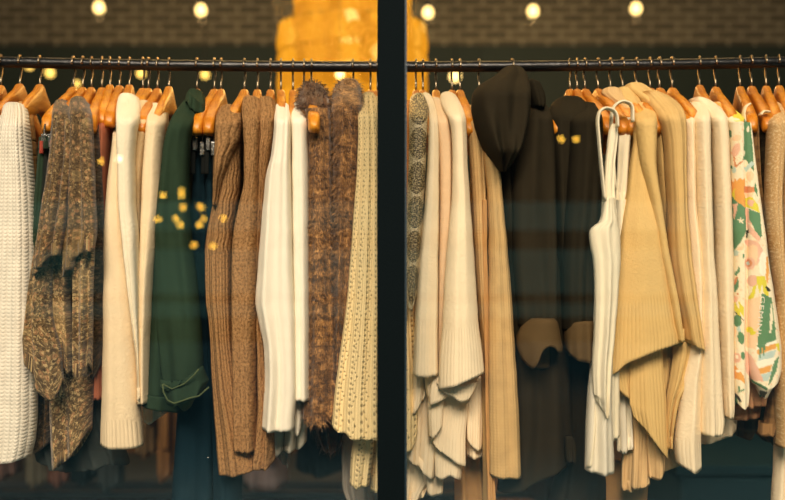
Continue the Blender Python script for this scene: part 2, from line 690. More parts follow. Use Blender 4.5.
def glassmat(name, k):
    g = NT(name)
    t = g.n('ShaderNodeBsdfTransparent')
    r = g.n('ShaderNodeBsdfGlossy')
    r.inputs['Roughness'].default_value = 0.0
    r.inputs['Color'].default_value = (1, 1, 1, 1)
    t.inputs['Color'].default_value = (0.985, 0.995, 0.99, 1)
    mx = g.n('ShaderNodeMixShader')
    mx.inputs[0].default_value = k
    g.l(t.outputs[0], mx.inputs[1])
    g.l(r.outputs[0], mx.inputs[2])
    return g.done(mx)


def capiz(name):
    """glowing amber shell discs of a lit chandelier: each disc its own strength"""
    g = NT(name)
    a = g.n('ShaderNodeAttribute', attribute_name='glow')
    e = g.n('ShaderNodeEmission')
    c = g.ramp(a.outputs['Fac'], [(0.0, (1.0, 0.30, 0.008, 1)), (0.7, (1.0, 0.40, 0.02, 1)), (1.0, (1.0, 0.62, 0.15, 1))])
    g.l(c, e.inputs[0])
    g.l(g.math('MULTIPLY_ADD', a.outputs['Fac'], 1.1, 0.42), e.inputs[1])
    return g.done(e)
# ------------------------------------------------------------------ camera, render look
cam_d = bpy.data.cameras.new('camera')
cam_d.sensor_width = 36.0
cam_d.lens = F / 785 * 36.0
cam_d.dof.use_dof = True
cam_d.dof.focus_distance = 2.02
cam_d.dof.aperture_fstop = 2.1
cam_d.clip_start = 0.05
cam = bpy.data.objects.new('camera', cam_d)
cam.location = (0, 0, ZC)
cam.rotation_euler = (PI / 2, 0, 0)
col.objects.link(cam)
sc.camera = cam
vs = sc.view_settings
vs.view_transform = 'Standard'
vs.look = 'None'
vs.exposure = 0.0
vs.gamma = 1.0
vs.use_curve_mapping = False
sc.cycles.use_denoising = True
sc.cycles.max_bounces = 8
sc.cycles.transparent_max_bounces = 16
sc.cycles.caustics_reflective = False
sc.cycles.caustics_refractive = False

wd = bpy.data.worlds.new('street_daylight')
sc.world = wd
wd.use_nodes = True
bg = wd.node_tree.nodes['Background']
bg.inputs[0].default_value = (0.42, 0.62, 0.66, 1)
bg.inputs[1].default_value = 0.55

# ------------------------------------------------------------------ the shop
M_brick = brickmat('brick')
M_dark = plankmat('dark_boards', rgb(44, 52, 44), rgb(50, 58, 50), 0.4)
M_plaster = simple('plaster', rgb(70, 64, 54), 0.9, noise=3)
M_floor = plankmat('floor_boards', rgb(120, 84, 50), rgb(98, 68, 40))
M_black = simple('black_paint', rgb(7, 15, 17), 0.7, spec=0.03, noise=400, dist=0.0008)
M_rail = simple('black_rail', rgb(10, 10, 10), 0.32, spec=0.45)
M_steel = simple('hook_steel', rgb(150, 135, 110), 0.3, metal=1.0)
M_chrome = simple('clip_metal', rgb(150, 150, 145), 0.25, metal=1.0)
M_wood = woodmat('hanger_wood', rgb(186, 104, 12), rgb(236, 160, 40))
M_glass = glassmat('window_glass', 0.075)


def struct(name, lo, hi, m, label, bev=0.0):
    bm = bmesh.new()
    add_box(bm, lo, hi, bev)
    return tag(bm_obj(name, bm, m, smooth=False), label, None, None, 'structure')


BX, BY = 5.2, 9.0
struct('floor', (-BX, 1.6, -0.1), (BX, BY, 0.0), M_floor, 'brown board floor of the shop')
struct('ceiling', (-BX, 1.75, 4.6), (BX, BY, 4.7), M_plaster, 'dark ceiling of the shop')
struct('wall_back', (-BX, BY, 3.2), (BX, BY + 0.2, 4.6), M_brick, 'brown brick upper part of the back wall')
struct('trim_1', (-BX, BY - 0.05, 0.0), (BX, BY + 0.2, 3.2), M_dark, 'dark panelled lower part of the back wall')
struct('wall_left', (-BX - 0.2, 1.75, 0), (-BX, BY, 4.6), M_plaster, 'dark left side wall of the shop')
struct('wall_right', (BX, 1.75, 0), (BX + 0.2, BY, 4.6), M_plaster, 'dark right side wall of the shop')
# shop window: two panes either side of a black post
xl, xr = W(377.3, 0, GLASS - 0.03)[0], W(404.6, 0, GLASS - 0.03)[0]
struct('trim_2', (xl, GLASS - 0.03, 0.25), (xr, GLASS + 0.045, 3.1), M_black, 'black metal post between the two window panes', 0.0015)
struct('trim_3', (-2.6, GLASS - 0.03, 0.1), (2.6, GLASS + 0.045, 0.25), M_black, 'black metal sill under the window panes', 0.0015)
struct('trim_4', (-2.6, GLASS - 0.03, 3.1), (2.6, GLASS + 0.045, 3.2), M_black, 'black metal head over the window panes', 0.0015)
struct('window_1', (-2.6, GLASS - 0.004, 0.25), (xl, GLASS + 0.004, 3.1), M_glass, 'clear left pane of the shop window')
struct('window_2', (xr, GLASS - 0.004, 0.25), (2.6, GLASS + 0.004, 3.1), M_glass, 'clear right pane of the shop window')
# bluish-grey seal along the post
bm = bmesh.new()
add_box(bm, (xr, GLASS - 0.022, 0.25), (xr + 0.0042, GLASS - 0.004, 3.1))
tag(bm_obj('trim_5', bm, simple('seal', rgb(20, 44, 52), 0.5), smooth=False), 'thin blue-green glazing seal along the post', None, None, 'structure')

# the street side: pavement and the building across the road (seen only as a faint reflection in the panes)
struct('ground', (-16, -15, -0.25), (16, 1.6, -0.1), simple('pavement', rgb(74, 110, 118), 0.9, noise=2), 'grey pavement outside the window')
M_facade = simple('facade', rgb(16, 18, 17), 0.9, noise=1)
M_facband = simple('facade_band', rgb(116, 160, 148), 0.8, noise=1)
struct('wall_across', (-16, -12.6, -0.1), (16, -12, 12.0), M_facade, 'dark building front across the street')
for k, (z0, z1) in enumerate(((0.3, 0.52), (0.66, 1.36), (1.66, 2.1))):
    struct('trim_%d' % (6 + k), (-16, -12.0, z0), (16, -11.94, z1), M_facband, 'pale band on the building across the street')

# ------------------------------------------------------------------ rail
bm = bmesh.new()
pts = [(x / 20, DR, rail_z(x / 20)) for x in range(-30, 31)]
add_tube(bm, pts, 0.0122, 20)
rail = bm_obj('clothes_rail', bm, M_rail)
tag(rail, 'long black metal clothes rail in the shop window', 'rail')
for s in (-1, 1):
    bm = bmesh.new()
    xx = 1.46 * s
    add_tube(bm, [(xx, DR, rail_z(xx) + 0.01), (xx, DR, 3.0), (xx, DR, 4.6)], 0.011, 12)
    bm_obj('suspension_rod', bm, M_rail, rail)

# ------------------------------------------------------------------ lamps of the shop, then added fill lights
M_bulb = emit('lit_bulb', (1.0, 0.66, 0.22, 1), 4.5)
M_bulbdim = emit('small_lit_bulb', (1.0, 0.60, 0.12, 1), 3.2)
M_cord = simple('black_cord', rgb(20, 20, 20), 0.6)


def pendant(px, py, d, r, m, label, light=0.0, cr=0.004):
    x, y, z = W(px, py, d)
    t = thing('pendant_lamp', label, 'lamp', (x, y, z), 'bare bulbs hanging in the shop')
    bm = bmesh.new()
    bmesh.ops.create_uvsphere(bm, u_segments=20, v_segments=12, radius=r)
    for v in bm.verts:
        if v.co.z > r * 0.3:
            k = (v.co.z / r - 0.3) / 0.7
            v.co.z *= 1 + 0.35 * k
        v.co += Vector((x, y, z))
    bm_obj('bulb', bm, m, t)
    bm = bmesh.new()
    add_lathe(bm, [(r * 0.45, r * 1.1), (r * 0.5, r * 1.3), (r * 0.5, r * 2.2), (r * 0.25, r * 2.5)], (x, y, z), 14)
    bm_obj('socket', bm, M_cord, t)
    bm = bmesh.new()
    add_tube(bm, [(x, y, z + r * 2.4), (x, y, 3.6), (x, y, 4.6)], cr, 6)
    bm_obj('cord', bm, M_cord, t)
    if light:
        L = bpy.data.lights.new('bulb_light', 'POINT')
        L.energy = light
        L.color = (1.0, 0.62, 0.25)
        L.shadow_soft_size = r
        o = bpy.data.objects.new('bulb_light', L)
        o.location = (x, y - 0.0, z - r * 1.8)
        col.objects.link(o)


for px, py, lab in ((99, 8, 'lit bulb high above the white chunky cardigan, first from the left end'), (201, 10.5, 'lit bulb high above the dark green jacket'),
                    (428, 13, 'lit bulb just right of the amber chandelier'), (533, 11.5, 'lit bulb high above the hooded coat'),
                    (636, 9, 'lit bulb high above the caramel sweaters')):
    pendant(px, py, 7.2, 0.038, M_bulb, lab, 24)
for px, py, r, lab in ((50, 73, 0.032, 'small yellow bulb below the rail near the left end'), (29.5, 66, 0.028, 'small yellow bulb half hidden by the rail near the left end'),
                       (141, 73.5, 0.030, 'small yellow bulb below the rail above the cream cardigans'), (205, 75, 0.028, 'small dim bulb below the rail beside the green jacket'),
                       (77, 84, 0.02, 'faint bulb low among the hanger hooks at left')):
    pendant(px, py, 7.6, r, M_bulbdim, lab)
for px, py, lab in ((340, 74.5, 'white lit bulb in front of the amber chandelier, below the rail'), (455, 76.5, 'bright lit bulb below the rail above the cream sweaters')):
    pendant(px, py, 4.1 if px < 400 else 6.8, 0.018 if px < 400 else 0.036, M_bulb, lab, 0.0, 0.0012 if px < 400 else 0.004)

# chandelier: two tiers of hanging shell discs
cxw, cyw, _ = W(352.5, 0, 4.8)
ch = thing('chandelier', 'big glowing amber shell chandelier with two round tiers', 'chandelier', (cxw, cyw, W(0, 108, 4.8)[2]))
zt = lambda py: W(0, py, 4.8)[2]
M_capiz = capiz('capiz_shell')
M_brass = simple('brass', rgb(150, 110, 50), 0.35, metal=1.0)
rnd = random.Random(4)


def drum(name, R, z1, z0, nseg, parent):
    V, Fc, G = [], [], []
    colw = [rnd.random() ** 2 for _ in range(nseg)]
    rows = int((z1 - z0) / 0.05)
    for j in range(rows + 1):
        for k in range(nseg):
            a = 2 * PI * (k + 0.5 * (j % 2)) / nseg
            z = z1 - 0.03 - j * 0.05
            b = len(V)
            rr = 0.044
            tilt = rnd.uniform(-0.3, 0.3)
            colg = 0.5 + 0.5 * math.cos((a + PI / 2) % (2 * PI) if (a + PI / 2) % (2 * PI) < PI else 2 * PI - (a + PI / 2) % (2 * PI))
            g = 0.34 + 0.16 * rnd.random() + 0.3 * colw[k] + (0.2 if rnd.random() < 0.05 else 0) - 0.12 * (j % 3 == 2)
            g += 0.45 * math.exp(-((a - 1.5 * PI + 0.03) / 0.10) ** 2) * (0.6 + 0.8 * rnd.random())  # bright streak like a bulb inside, painted into the discs' glow
            for q in range(10):
                t = 2 * PI * q / 10
                off = rr * math.cos(t)
                rad = R + 0.006 * (j % 2) + off * math.sin(tilt) * 0.3
                V.append((cxw + rad * math.cos(a) - off * math.sin(a), cyw + rad * math.sin(a) + off * math.cos(a), z + rr * math.sin(t)))
                G.append(min(1.4, g))
            Fc.append(tuple(range(b, b + 10)))
    me = bpy.data.meshes.new(name)
    me.from_pydata(V, [], Fc)
    at = me.attributes.new('glow', 'FLOAT', 'POINT')
    at.data.foreach_set('value', G)
    tag(link_mesh(name, me, M_capiz, parent, False), kind='stuff')


drum('shell_discs', 0.355, zt(29), zt(112), 40, ch)
drum('shell_discs', 0.275, zt(-40), zt(26), 32, ch)
for R, py, nm in ((0.35, 28, 'tier_hoop'), (0.27, -42, 'tier_hoop')):
    bm = bmesh.new()
    add_tube(bm, [(cxw + R * math.cos(2 * PI * k / 40), cyw + R * math.sin(2 * PI * k / 40), zt(py)) for k in range(41)], 0.006, 8)
    bm_obj(nm, bm, M_brass, ch)
bm = bmesh.new()
add_tube(bm, [(cxw, cyw, zt(-42)), (cxw, cyw, 4.0), (cxw, cyw, 4.6)], 0.008, 8)
bm_obj('stem', bm, M_brass, ch)
L = bpy.data.lights.new('chandelier_light', 'POINT')
L.energy = 45
L.color = (1.0, 0.5, 0.12)
L.shadow_soft_size = 0.3
o = bpy.data.objects.new('chandelier_light', L)
o.location = (cxw, cyw - 0.75, zt(40))
col.objects.link(o)


def area(name, loc, target, sx, sy, e, c, spread=3.14159):
    L = bpy.data.lights.new(name, 'AREA')
    L.shape = 'RECTANGLE'
    L.size, L.size_y = sx, sy
    L.energy = e
    L.color = c
    L.spread = spread
    o = bpy.data.objects.new(name, L)
    o.location = loc
    o.rotation_euler = (Vector(target) - Vector(loc)).to_track_quat('-Z', 'Y').to_euler()
    col.objects.link(o)


area('added_key_light', (-0.4, -3.1, 4.75), (0, 2.1, 0.8), 4.2, 2.0, 358, (1.0, 0.80, 0.64), 2.0)  # added warm key light outside the window, no lamp known there
area('brick_fill_light', (0, 6.3, 4.5), (0, 9.0, 3.6), 6.0, 0.8, 24, (1.0, 0.86, 0.68))  # added unseen fill that brightens the upper brick wall
area('rim_fill_light', (0.0, 3.1, 3.3), (0, 2.2, 1.7), 2.6, 0.12, 22, (1.0, 0.62, 0.2))  # added orange light for warm rims on rail, hooks and hangers
area('floor_fill_light', (0, 5.0, 4.5), (0, 6.0, 0.0), 5.0, 1.5, 40, (1.0, 0.72, 0.45))  # added fill that lightens the floor, no fixture there
# added low sun behind the shop, to brighten the bands across the street
L = bpy.data.lights.new('facade_fill_sun', 'SUN')
L.energy = 0.4
L.angle = 0.02
L.color = (0.9, 1.0, 1.0)
o = bpy.data.objects.new('facade_fill_sun', L)
o.location = (0, 12, 12)
o.rotation_euler = Vector((0.15, -1.0, -0.62)).to_track_quat('-Z', 'Y').to_euler()
col.objects.link(o)
# ------------------------------------------------------------------ hangers
def hook_pts(dx=0.0):
    p = [(0, 0, -0.062), (0, 0, -0.036)]
    R = 0.0158
    p += [(0, 0.006, -0.028), (0, 0.0125, -0.019)]
    for k in range(13):
        a = math.radians(-40 + k * 19.5)
        p.append((0, R * math.cos(a), R * math.sin(a)))
    return p


bm = bmesh.new()
add_tube(bm, hook_pts(), 0.0023, 8)
bmesh.ops.recalc_face_normals(bm, faces=bm.faces)
me_hook = bpy.data.meshes.new('hook')
bm.to_mesh(me_hook)
bm.free()
me_hook.materials.append(M_steel)
me_hook.polygons.foreach_set('use_smooth', [True] * len(me_hook.polygons))


def hanger_mesh(flat):
    """contoured wooden hanger in the y-z plane, near end towards -y; flat hangers are thin boards with broad shoulders at the neck"""
    bm = bmesh.new()
    n, seg = 40, 16
    rings = []
    for i in range(n + 1):
        u = -0.212 + 0.424 * i / n
        k = abs(u) / 0.212
        hgt = (0.046 if not flat else 0.056) * (1 - k) + 0.037 * k - 0.012 * math.exp(-(u / 0.02) ** 2) * 0
        wid = (0.0185 * (1 - k) + (0.0245 if not flat else 0.0175) * k)
        z = -0.083 - 0.083 * k ** 1.3 + 0.004 * math.exp(-(u / 0.03) ** 2)
        hgt += 0.010 * math.exp(-(u / 0.03) ** 4)
        if k > 0.93:
            e = math.sqrt(max(0.02, 1 - ((k - 0.93) / 0.072) ** 2))
            hgt *= e
            wid *= 0.35 + 0.65 * e
        r = []
        for q in range(seg):
            a = 2 * PI * q / seg
            c, s = math.cos(a), math.sin(a)
            r.append(bm.verts.new((wid / 2 * abs(c) ** 0.5 * (1 if c > 0 else -1), u, z + hgt / 2 * abs(s) ** 0.5 * (1 if s > 0 else -1))))
        rings.append(r)
    for A, B in zip(rings, rings[1:]):
        for q in range(seg):
            bm.faces.new((A[q], A[(q + 1) % seg], B[(q + 1) % seg], B[q]))
    bm.faces.new(rings[0])
    bm.faces.new(rings[-1])
    bmesh.ops.recalc_face_normals(bm, faces=bm.faces)
    me = bpy.data.meshes.new('shoulder_bar')
    bm.to_mesh(me)
    bm.free()
    me.materials.append(M_wood)
    me.polygons.foreach_set('use_smooth', [True] * len(me.polygons))
    return me


me_contour, me_board = hanger_mesh(False), hanger_mesh(True)
proto = bpy.data.objects.new('wooden_hanger', None)
proto_hook = bpy.data.objects.new('hook', me_hook)
proto_bar = bpy.data.objects.new('shoulder_bar', me_contour)
SL = {}


def slope_for(hx, end):
    a = (hx - CX) * DR / F
    b = (end - CX) * 1.99 / F
    return max(-0.32, min(0.32, (b - a) / 0.21))


def hanger(hx, end, what, flat=False, size=1.0, first=[True]):
    """hx: picture column of its hook, end: of its near tip"""
    if first[0]:
        r, h, b = proto, proto_hook, proto_bar
        for q in (r, h, b):
            col.objects.link(q)
        h.parent = r
        b.parent = r
        first[0] = False
    else:
        r, h, b = proto.copy(), proto_hook.copy(), proto_bar.copy()
        for q in (r, h, b):
            col.objects.link(q)
        h.parent = r
        b.parent = r
    b.data = me_board if flat else me_contour
    x = (hx - CX) * DR / F
    s = slope_for(hx, end)
    SL[hx] = s
    r.location = (x, DR, rail_z(x))
    b.scale = (1.0, size, 1.0 if size > 1 else 0.5 + 0.5 * size)
    r.rotation_euler = (0, 0, math.atan(s))
    r['label'] = what
    r['category'] = 'hanger'
    r['group'] = 'wooden hangers on the rail'
    return s


def base_of(hx, y=460):
    x, _, z = W(hx, y, DR)
    return (x, DR, z)


HG = [
    (1, -20, 'wooden hanger of the white knit cut by the left edge'), (20, -8, 'bare-shouldered wooden hanger left of the white chunky cardigan', True),
    (40, 15, 'broad wooden hanger carrying the white chunky knit cardigan', True), (73.5, 46, 'long orange-brown wooden hanger clipped to dark green trousers'),
    (83, 60, 'wooden hanger inside the left half of the paisley dress'), (91.5, 76, 'wooden hanger inside the right half of the paisley dress'),
    (102, 90, 'wooden hanger just right of the paisley dress, tip hidden'), (110, 99, 'wooden hanger with its rounded tip pointing out beside the paisley dress', False, 0.74),
    (119.5, 106, 'wooden hanger over the salmon top', False, 0.8), (129.5, 115, 'wooden hanger with bare tip left of the cream ribbed-hem sweater', False, 0.72),
    (143, 122, 'wooden hanger squeezed before the cream sweater hangers'), (148.5, 127, 'wooden hanger carrying the cream sweater with ribbed hem'),
    (157.5, 141, 'wooden hanger carrying the middle cream sweater'), (169, 155, 'broad wooden hanger carrying the oatmeal sweater next to green jacket', True),
    (197, 176, 'wooden hanger inside the dark green jacket'), (214.5, 196, 'bare wooden hanger with clips right behind the green jacket'),
    (221, 208, 'bare wooden hanger with clips beside the brown cable cardigan'), (244.5, 229, 'wooden hanger of the brown cardigan with twisted collar'),
    (257.5, 250, 'wooden hanger of the middle brown knit'), (270.5, 266, 'wooden hanger of the brown knit beside the white blouse'),
    (281, 282, 'wooden hanger of the longer white blouse'), (293, 294, 'wooden hanger between the two white blouses'),
    (304, 303, 'wooden hanger of the shorter white blouse'), (311.5, 313.5, 'wooden hanger whose tip pokes out of the fur vest', False, 1.3),
    (353, 346, 'hanger inside the rounded brown fur coat'), (370.5, 367, 'hanger inside the yellow lace cardigan'), (377.5, 376, 'hanger half behind the window post'),
    (416, 419, 'wooden hanger of the sequinned jacket'), (423, 428, 'wooden hanger of the cream knit next to the sequinned jacket'),
    (436, 442, 'wooden hanger of the peach cream knit'), (452, 460, 'wooden hanger of the wide cream draped sweater'),
    (460, 470, 'wooden hanger of the tan cardigan front'), (479, 489, 'wooden hanger beside the hood, carrying the tan cardigan'),
    (512, 540, 'hanger inside the black hooded coat'), (570, 556, 'wooden hanger inside the black jacket, left'), (577, 590, 'wooden hanger with lit arm over the black jacket'),
    (585, 608.5, 'wooden hanger whose tip carries the left tank strap'), (598, 625, 'wooden hanger whose tip carries the right tank strap'),
    (610.5, 633, 'wooden hanger of the white tank and folded tan top'), (622.5, 646, 'wooden hanger of the wide caramel sweater'),
    (636.5, 657, 'wooden hanger of the caramel knit between the two large ones'), (650, 672, 'wooden hanger of the caramel cardigan with drape'),
    (659.5, 687, 'wooden hanger of the long cream sweater'), (672, 699, 'wooden hanger of the middle cream sweater'),
    (699.5, 717, 'broad wooden hanger of the right cream sweater', True), (715.5, 735, 'wooden hanger of the floral printed shirt'),
    (740, 753, 'wooden hanger with big bare tip right of the floral shirt'), (751.5, 769, 'second bare wooden hanger right of the floral shirt'),
    (766, 778, 'wooden hanger of the tan tweed jacket'), (779, 794, 'last wooden hanger at the right edge'),
]
for h in HG:
    hanger(*h)


# hanging loop sewn inside a garment's neck, round the hanger's stem
def neck_loop(par, hx, m):
    x = (hx - CX) * DR / F
    z = rail_z(x)
    bm = bmesh.new()
    pts = [(x - 0.004, DR + 0.01, z - 0.088), (x - 0.005, DR + 0.004, z - 0.062), (x - 0.0045, DR - 0.004, z - 0.0545), (x, DR - 0.006, z - 0.054),
           (x + 0.0045, DR - 0.004, z - 0.0545), (x + 0.005, DR + 0.004, z - 0.062), (x + 0.004, DR + 0.01, z - 0.088)]
    add_tube(bm, pts, 0.0011, 6)
    bm_obj('hanging_loop', bm, m, par)


# trouser clips
def clip(parent, px, py, d, w=8):
    t = W(px, py, d)
    bm = bmesh.new()
    hw = w / 2 * d / F
    add_box(bm, (t[0] - hw, d - 0.008, t[2] - 0.02), (t[0] + hw, d - 0.002, t[2] + 0.008), 0.002)
    add_box(bm, (t[0] - hw, d + 0.002, t[2] - 0.02), (t[0] + hw, d + 0.008, t[2] + 0.008), 0.002)
    add_tube(bm, [(t[0], d, t[2] + 0.004), (t[0], d, t[2] + 0.02), (t[0], d + 0.005, t[2] + 0.028)], 0.0022, 8)
    me = bpy.data.meshes.new('clip')
    bmesh.ops.recalc_face_normals(bm, faces=bm.faces)
    bm.to_mesh(me)
    bm.free()
    return link_mesh('clip', me, M_chrome, parent, False)
# ------------------------------------------------------------------ garments, left of the post
C = lambda *a: rgb(*a)
M_white_knit = fabric('white_chunky_knit', C(232, 222, 200), 'chunky', p=0.0105, q=0.0075, dist=0.0018)
M_shaded_crochet = fabric('shaded_crochet', C(196, 150, 92), 'crochet', dist=0.002)
M_velvet = fabric('green_velvet', C(38, 54, 38), 'plain', sheen=0.15)
M_red = simple('red_trim', C(150, 58, 38), 0.8)
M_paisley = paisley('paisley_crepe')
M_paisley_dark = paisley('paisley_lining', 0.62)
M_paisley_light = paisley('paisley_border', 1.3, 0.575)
M_tulle = fabric('dark_tulle', C(66, 72, 68), 'plain', sheer=0.25)
M_salmon = fabric('salmon_cotton', C(180, 110, 80))
M_cream = fabric('cream_knit', C(233, 210, 170), 'fineknit', vary=0.06)
M_cream_rib = fabric('cream_rib', C(233, 210, 170), 'rib', p=0.0075, dist=0.0011, vary=0.06)
M_ivory = fabric('ivory_knit', C(240, 226, 194), 'fineknit', vary=0.06)
M_oat = fabric('oat_knit', C(214, 186, 140), 'fineknit')
M_green = fabric('green_twill', C(42, 58, 42), 'denim')
M_green_edge = fabric('green_piping', C(78, 88, 58), 'plain')
M_navy = fabric('dark_teal_denim', C(16, 36, 44), 'denim')
M_blackcloth = fabric('black_cloth', C(24, 26, 24), 'plain')
M_brown_cable = fabric('brown_cable', C(164, 124, 80), 'cable', p=0.010, q=0.008, dist=0.0018, c2=C(104, 74, 46))
M_brown_rib = fabric('brown_rib', C(170, 128, 82), 'cable', wav=0.0, p=0.0085, q=0.006, dist=0.0015, c2=C(108, 78, 48))
M_white = fabric('white_blouse', C(238, 228, 204), 'plain', vary=0.04, dist=0.001)
M_sheerwhite = fabric('thin_white', C(226, 216, 192), 'plain', vary=0.05)
M_greysheer = fabric('grey_chiffon', C(176, 166, 150), 'plain', sheer=0.35)
M_fur = furmat('brown_fur', [(0.38, C(48, 31, 18)), (0.5, C(118, 80, 42)), (0.61, C(194, 144, 84))])
M_furdark = furmat('dark_fur', [(0.3, C(40, 26, 16)), (0.5, C(88, 56, 30)), (0.7, C(140, 96, 54))])
M_lace = fabric('yellow_lace', C(242, 216, 158), 'lace', dist=0.0025, vary=0.05)
M_lacebody = fabric('yellow_underlayer', C(200, 160, 92), 'plain')

G = {}


def garment(key, name, label, cat, hx, ybase=460, group=None):
    G[key] = thing(name, label, cat, base_of(hx, ybase), group)
    return G[key]


# --- white knit cut by the left border
g = garment('sliver', 'knit_cardigan', 'white knit cardigan cut off by the left edge of the photo', 'cardigan', 1)
piece(g, 'sleeve', [(102, -8, 0), (106, -14, 3), (116, -20, 3.5), (140, -28, 1), (250, -44, -9), (440, -56, -18)], M_white_knit, ys=125, seed=1)

# --- white chunky cardigan
g = garment('chunky', 'knit_cardigan', 'white chunky ribbed knit cardigan, long and nearest the left edge', 'cardigan', 40)
piece(g, 'sleeve', [(103, 9, 20), (104.5, 7, 23), (108, 5, 25.5), (114, 4, 27), (125, 2, 28), (160, -2, 31), (200, -6, 34), (250, -10, 35.5), (300, -13, 36), (360, -15, 36), (410, -17, 35.5), (440, -17, 33.5), (459, -17, 29.5)],
      M_white_knit, ys=128, dt=2.05, dep=0.085, hem=[(-17, 463), (0, 461), (15, 459), (29.5, 456)], hl=30, fold=(0.004, 1.6), seed=2, step=2.2)
piece(g, 'back_panel', [(103, 21, 27), (110, 21, 31), (124, 22, 33), (150, 24, 35.5), (200, 28, 37), (225, 31, 37.5), (250, 33, 37), (280, 33, 36)], M_shaded_crochet, d=2.07, ys=124, dep=0.05, seed=3, label='openwork back panel, shade and warm light put into its tan')  # back of the white knit: shade and warm light put into its colour

# --- clipped green trousers
g = garment('velvet', 'trousers', 'dark green velvet trousers clipped to a hanger between white knit and paisley dress', 'trousers', 73.5, 282)
piece(g, 'trouser_leg', [(146, 40.5, 47), (160, 39, 46.5), (190, 36.5, 45), (230, 33.5, 42), (260, 31.5, 40), (281, 29.5, 38)], M_velvet, d=2.0, dep=0.04, seed=4)
piece(g, 'trouser_leg', [(146, 47.3, 54), (160, 47, 54), (190, 45.6, 53), (230, 42.6, 50), (260, 40.6, 48), (281, 38.6, 46)], M_velvet, d=2.03, dep=0.04, seed=5)
piece(g, 'waistband', [(141, 40, 54.5), (144, 39.5, 55), (150, 39.5, 55)], M_velvet, d=2.0, dep=0.045, seed=6)
piece(g, 'red_tab', [(150, 39.5, 43), (153.5, 39.5, 43)], M_red, d=1.975, dep=0.006, seed=7)
piece(g, 'red_tab', [(150, 50, 54.5), (153.5, 50, 54.5)], M_red, d=1.975, dep=0.006, seed=7)
clip(g, 44.5, 138, 1.985, 5)
clip(g, 51.5, 138, 1.985, 5)

# --- paisley dress, two shoulders
g = garment('paisley', 'paisley_dress', 'olive brown paisley and flower print dress with ragged pointed hem', 'dress', 87, 468)
piece(g, 'sleeve', [(100, 61, 67), (102, 58.5, 69.5), (106, 56, 71.5), (115, 54.5, 73), (140, 53, 73.5), (170, 49.5, 71), (200, 45, 67.5), (235, 40, 63), (262, 36, 58)], M_paisley, ys=118, dep=0.07, db=1.925,
      hem=[(30, 279), (44, 271), (50, 264), (58, 250)], hl=40, fold=(0.008, 2.0), seed=8)
piece(g, 'sleeve', [(97, 76, 83), (99, 73, 86), (103, 71.5, 88), (112, 70.5, 90), (140, 69, 92.5), (170, 68, 94), (200, 67, 95), (235, 65, 96), (262, 64, 92)], M_paisley, d=1.985, ys=116, dep=0.07, db=1.93,
      hem=[(63, 278), (68, 274), (76, 262), (85, 254), (95, 251)], hl=40, fold=(0.009, 2.2), seed=9)
for k, rows in enumerate(([(113, 59, 64), (116, 57.5, 66), (140, 56, 65), (200, 48.5, 58), (250, 40, 50), (268, 37, 46)], [(112, 67, 71), (116, 66, 73), (140, 65.5, 73.5), (200, 60, 68), (240, 54, 63), (256, 52, 59)],
                         [(106, 73, 78), (110, 72, 80), (140, 70.5, 79), (200, 69, 79), (250, 67, 76), (270, 66, 73)], [(108, 82, 87), (112, 81.5, 89), (140, 82.5, 91.5), (200, 84, 95), (240, 85, 96), (252, 86, 94)])):
    piece(g, 'hanging_fold', rows, M_paisley, d=1.962, ys=122, dt=2.03, dep=0.034, db=1.905, fold=(0.003, 0.8), seed=300 + k)
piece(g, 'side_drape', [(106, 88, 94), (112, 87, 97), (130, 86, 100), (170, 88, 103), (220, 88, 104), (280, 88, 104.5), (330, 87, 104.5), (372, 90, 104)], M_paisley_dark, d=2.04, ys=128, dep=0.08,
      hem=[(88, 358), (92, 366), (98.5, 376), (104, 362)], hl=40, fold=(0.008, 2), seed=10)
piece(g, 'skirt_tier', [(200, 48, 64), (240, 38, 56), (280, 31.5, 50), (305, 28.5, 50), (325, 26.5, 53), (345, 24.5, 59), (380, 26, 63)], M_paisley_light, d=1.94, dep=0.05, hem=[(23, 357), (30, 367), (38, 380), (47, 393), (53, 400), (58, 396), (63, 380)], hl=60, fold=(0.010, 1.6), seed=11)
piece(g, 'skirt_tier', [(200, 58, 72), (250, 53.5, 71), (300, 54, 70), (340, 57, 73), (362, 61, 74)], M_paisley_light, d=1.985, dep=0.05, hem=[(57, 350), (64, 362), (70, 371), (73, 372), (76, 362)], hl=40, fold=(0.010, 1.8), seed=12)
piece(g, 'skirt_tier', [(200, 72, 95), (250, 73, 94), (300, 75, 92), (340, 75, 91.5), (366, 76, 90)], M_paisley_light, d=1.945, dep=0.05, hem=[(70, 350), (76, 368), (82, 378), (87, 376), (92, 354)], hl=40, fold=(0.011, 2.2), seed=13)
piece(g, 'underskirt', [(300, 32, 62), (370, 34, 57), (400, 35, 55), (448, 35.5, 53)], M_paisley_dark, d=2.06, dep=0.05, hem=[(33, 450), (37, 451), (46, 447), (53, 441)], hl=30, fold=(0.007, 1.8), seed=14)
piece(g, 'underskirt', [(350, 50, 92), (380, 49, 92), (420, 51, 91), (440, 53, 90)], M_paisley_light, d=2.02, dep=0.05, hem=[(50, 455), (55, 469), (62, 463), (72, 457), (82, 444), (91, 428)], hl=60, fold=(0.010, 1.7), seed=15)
piece(g, 'tulle_petticoat', [(330, 40, 104), (420, 36, 112), (445, 34, 122), (462, 38, 128)], M_tulle, d=2.12, dep=0.12, hem=[(30, 446), (45, 458), (70, 466), (100, 465), (118, 460), (132, 467)], hl=30, fold=(0.008, 6), seed=16, nf=40)
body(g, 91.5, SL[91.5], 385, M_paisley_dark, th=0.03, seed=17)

# --- salmon top behind
g = garment('salmon', 'cotton_top', 'narrow salmon pink top showing between paisley dress and cream sweater', 'top', 119.5, 397)
piece(g, 'side_panel', [(118, 102, 110), (130, 101, 109), (200, 100, 107.5), (300, 99, 107), (360, 97, 106), (385, 96, 106), (398, 96, 106)], M_salmon, d=2.06, ys=128, dep=0.06, seed=18)

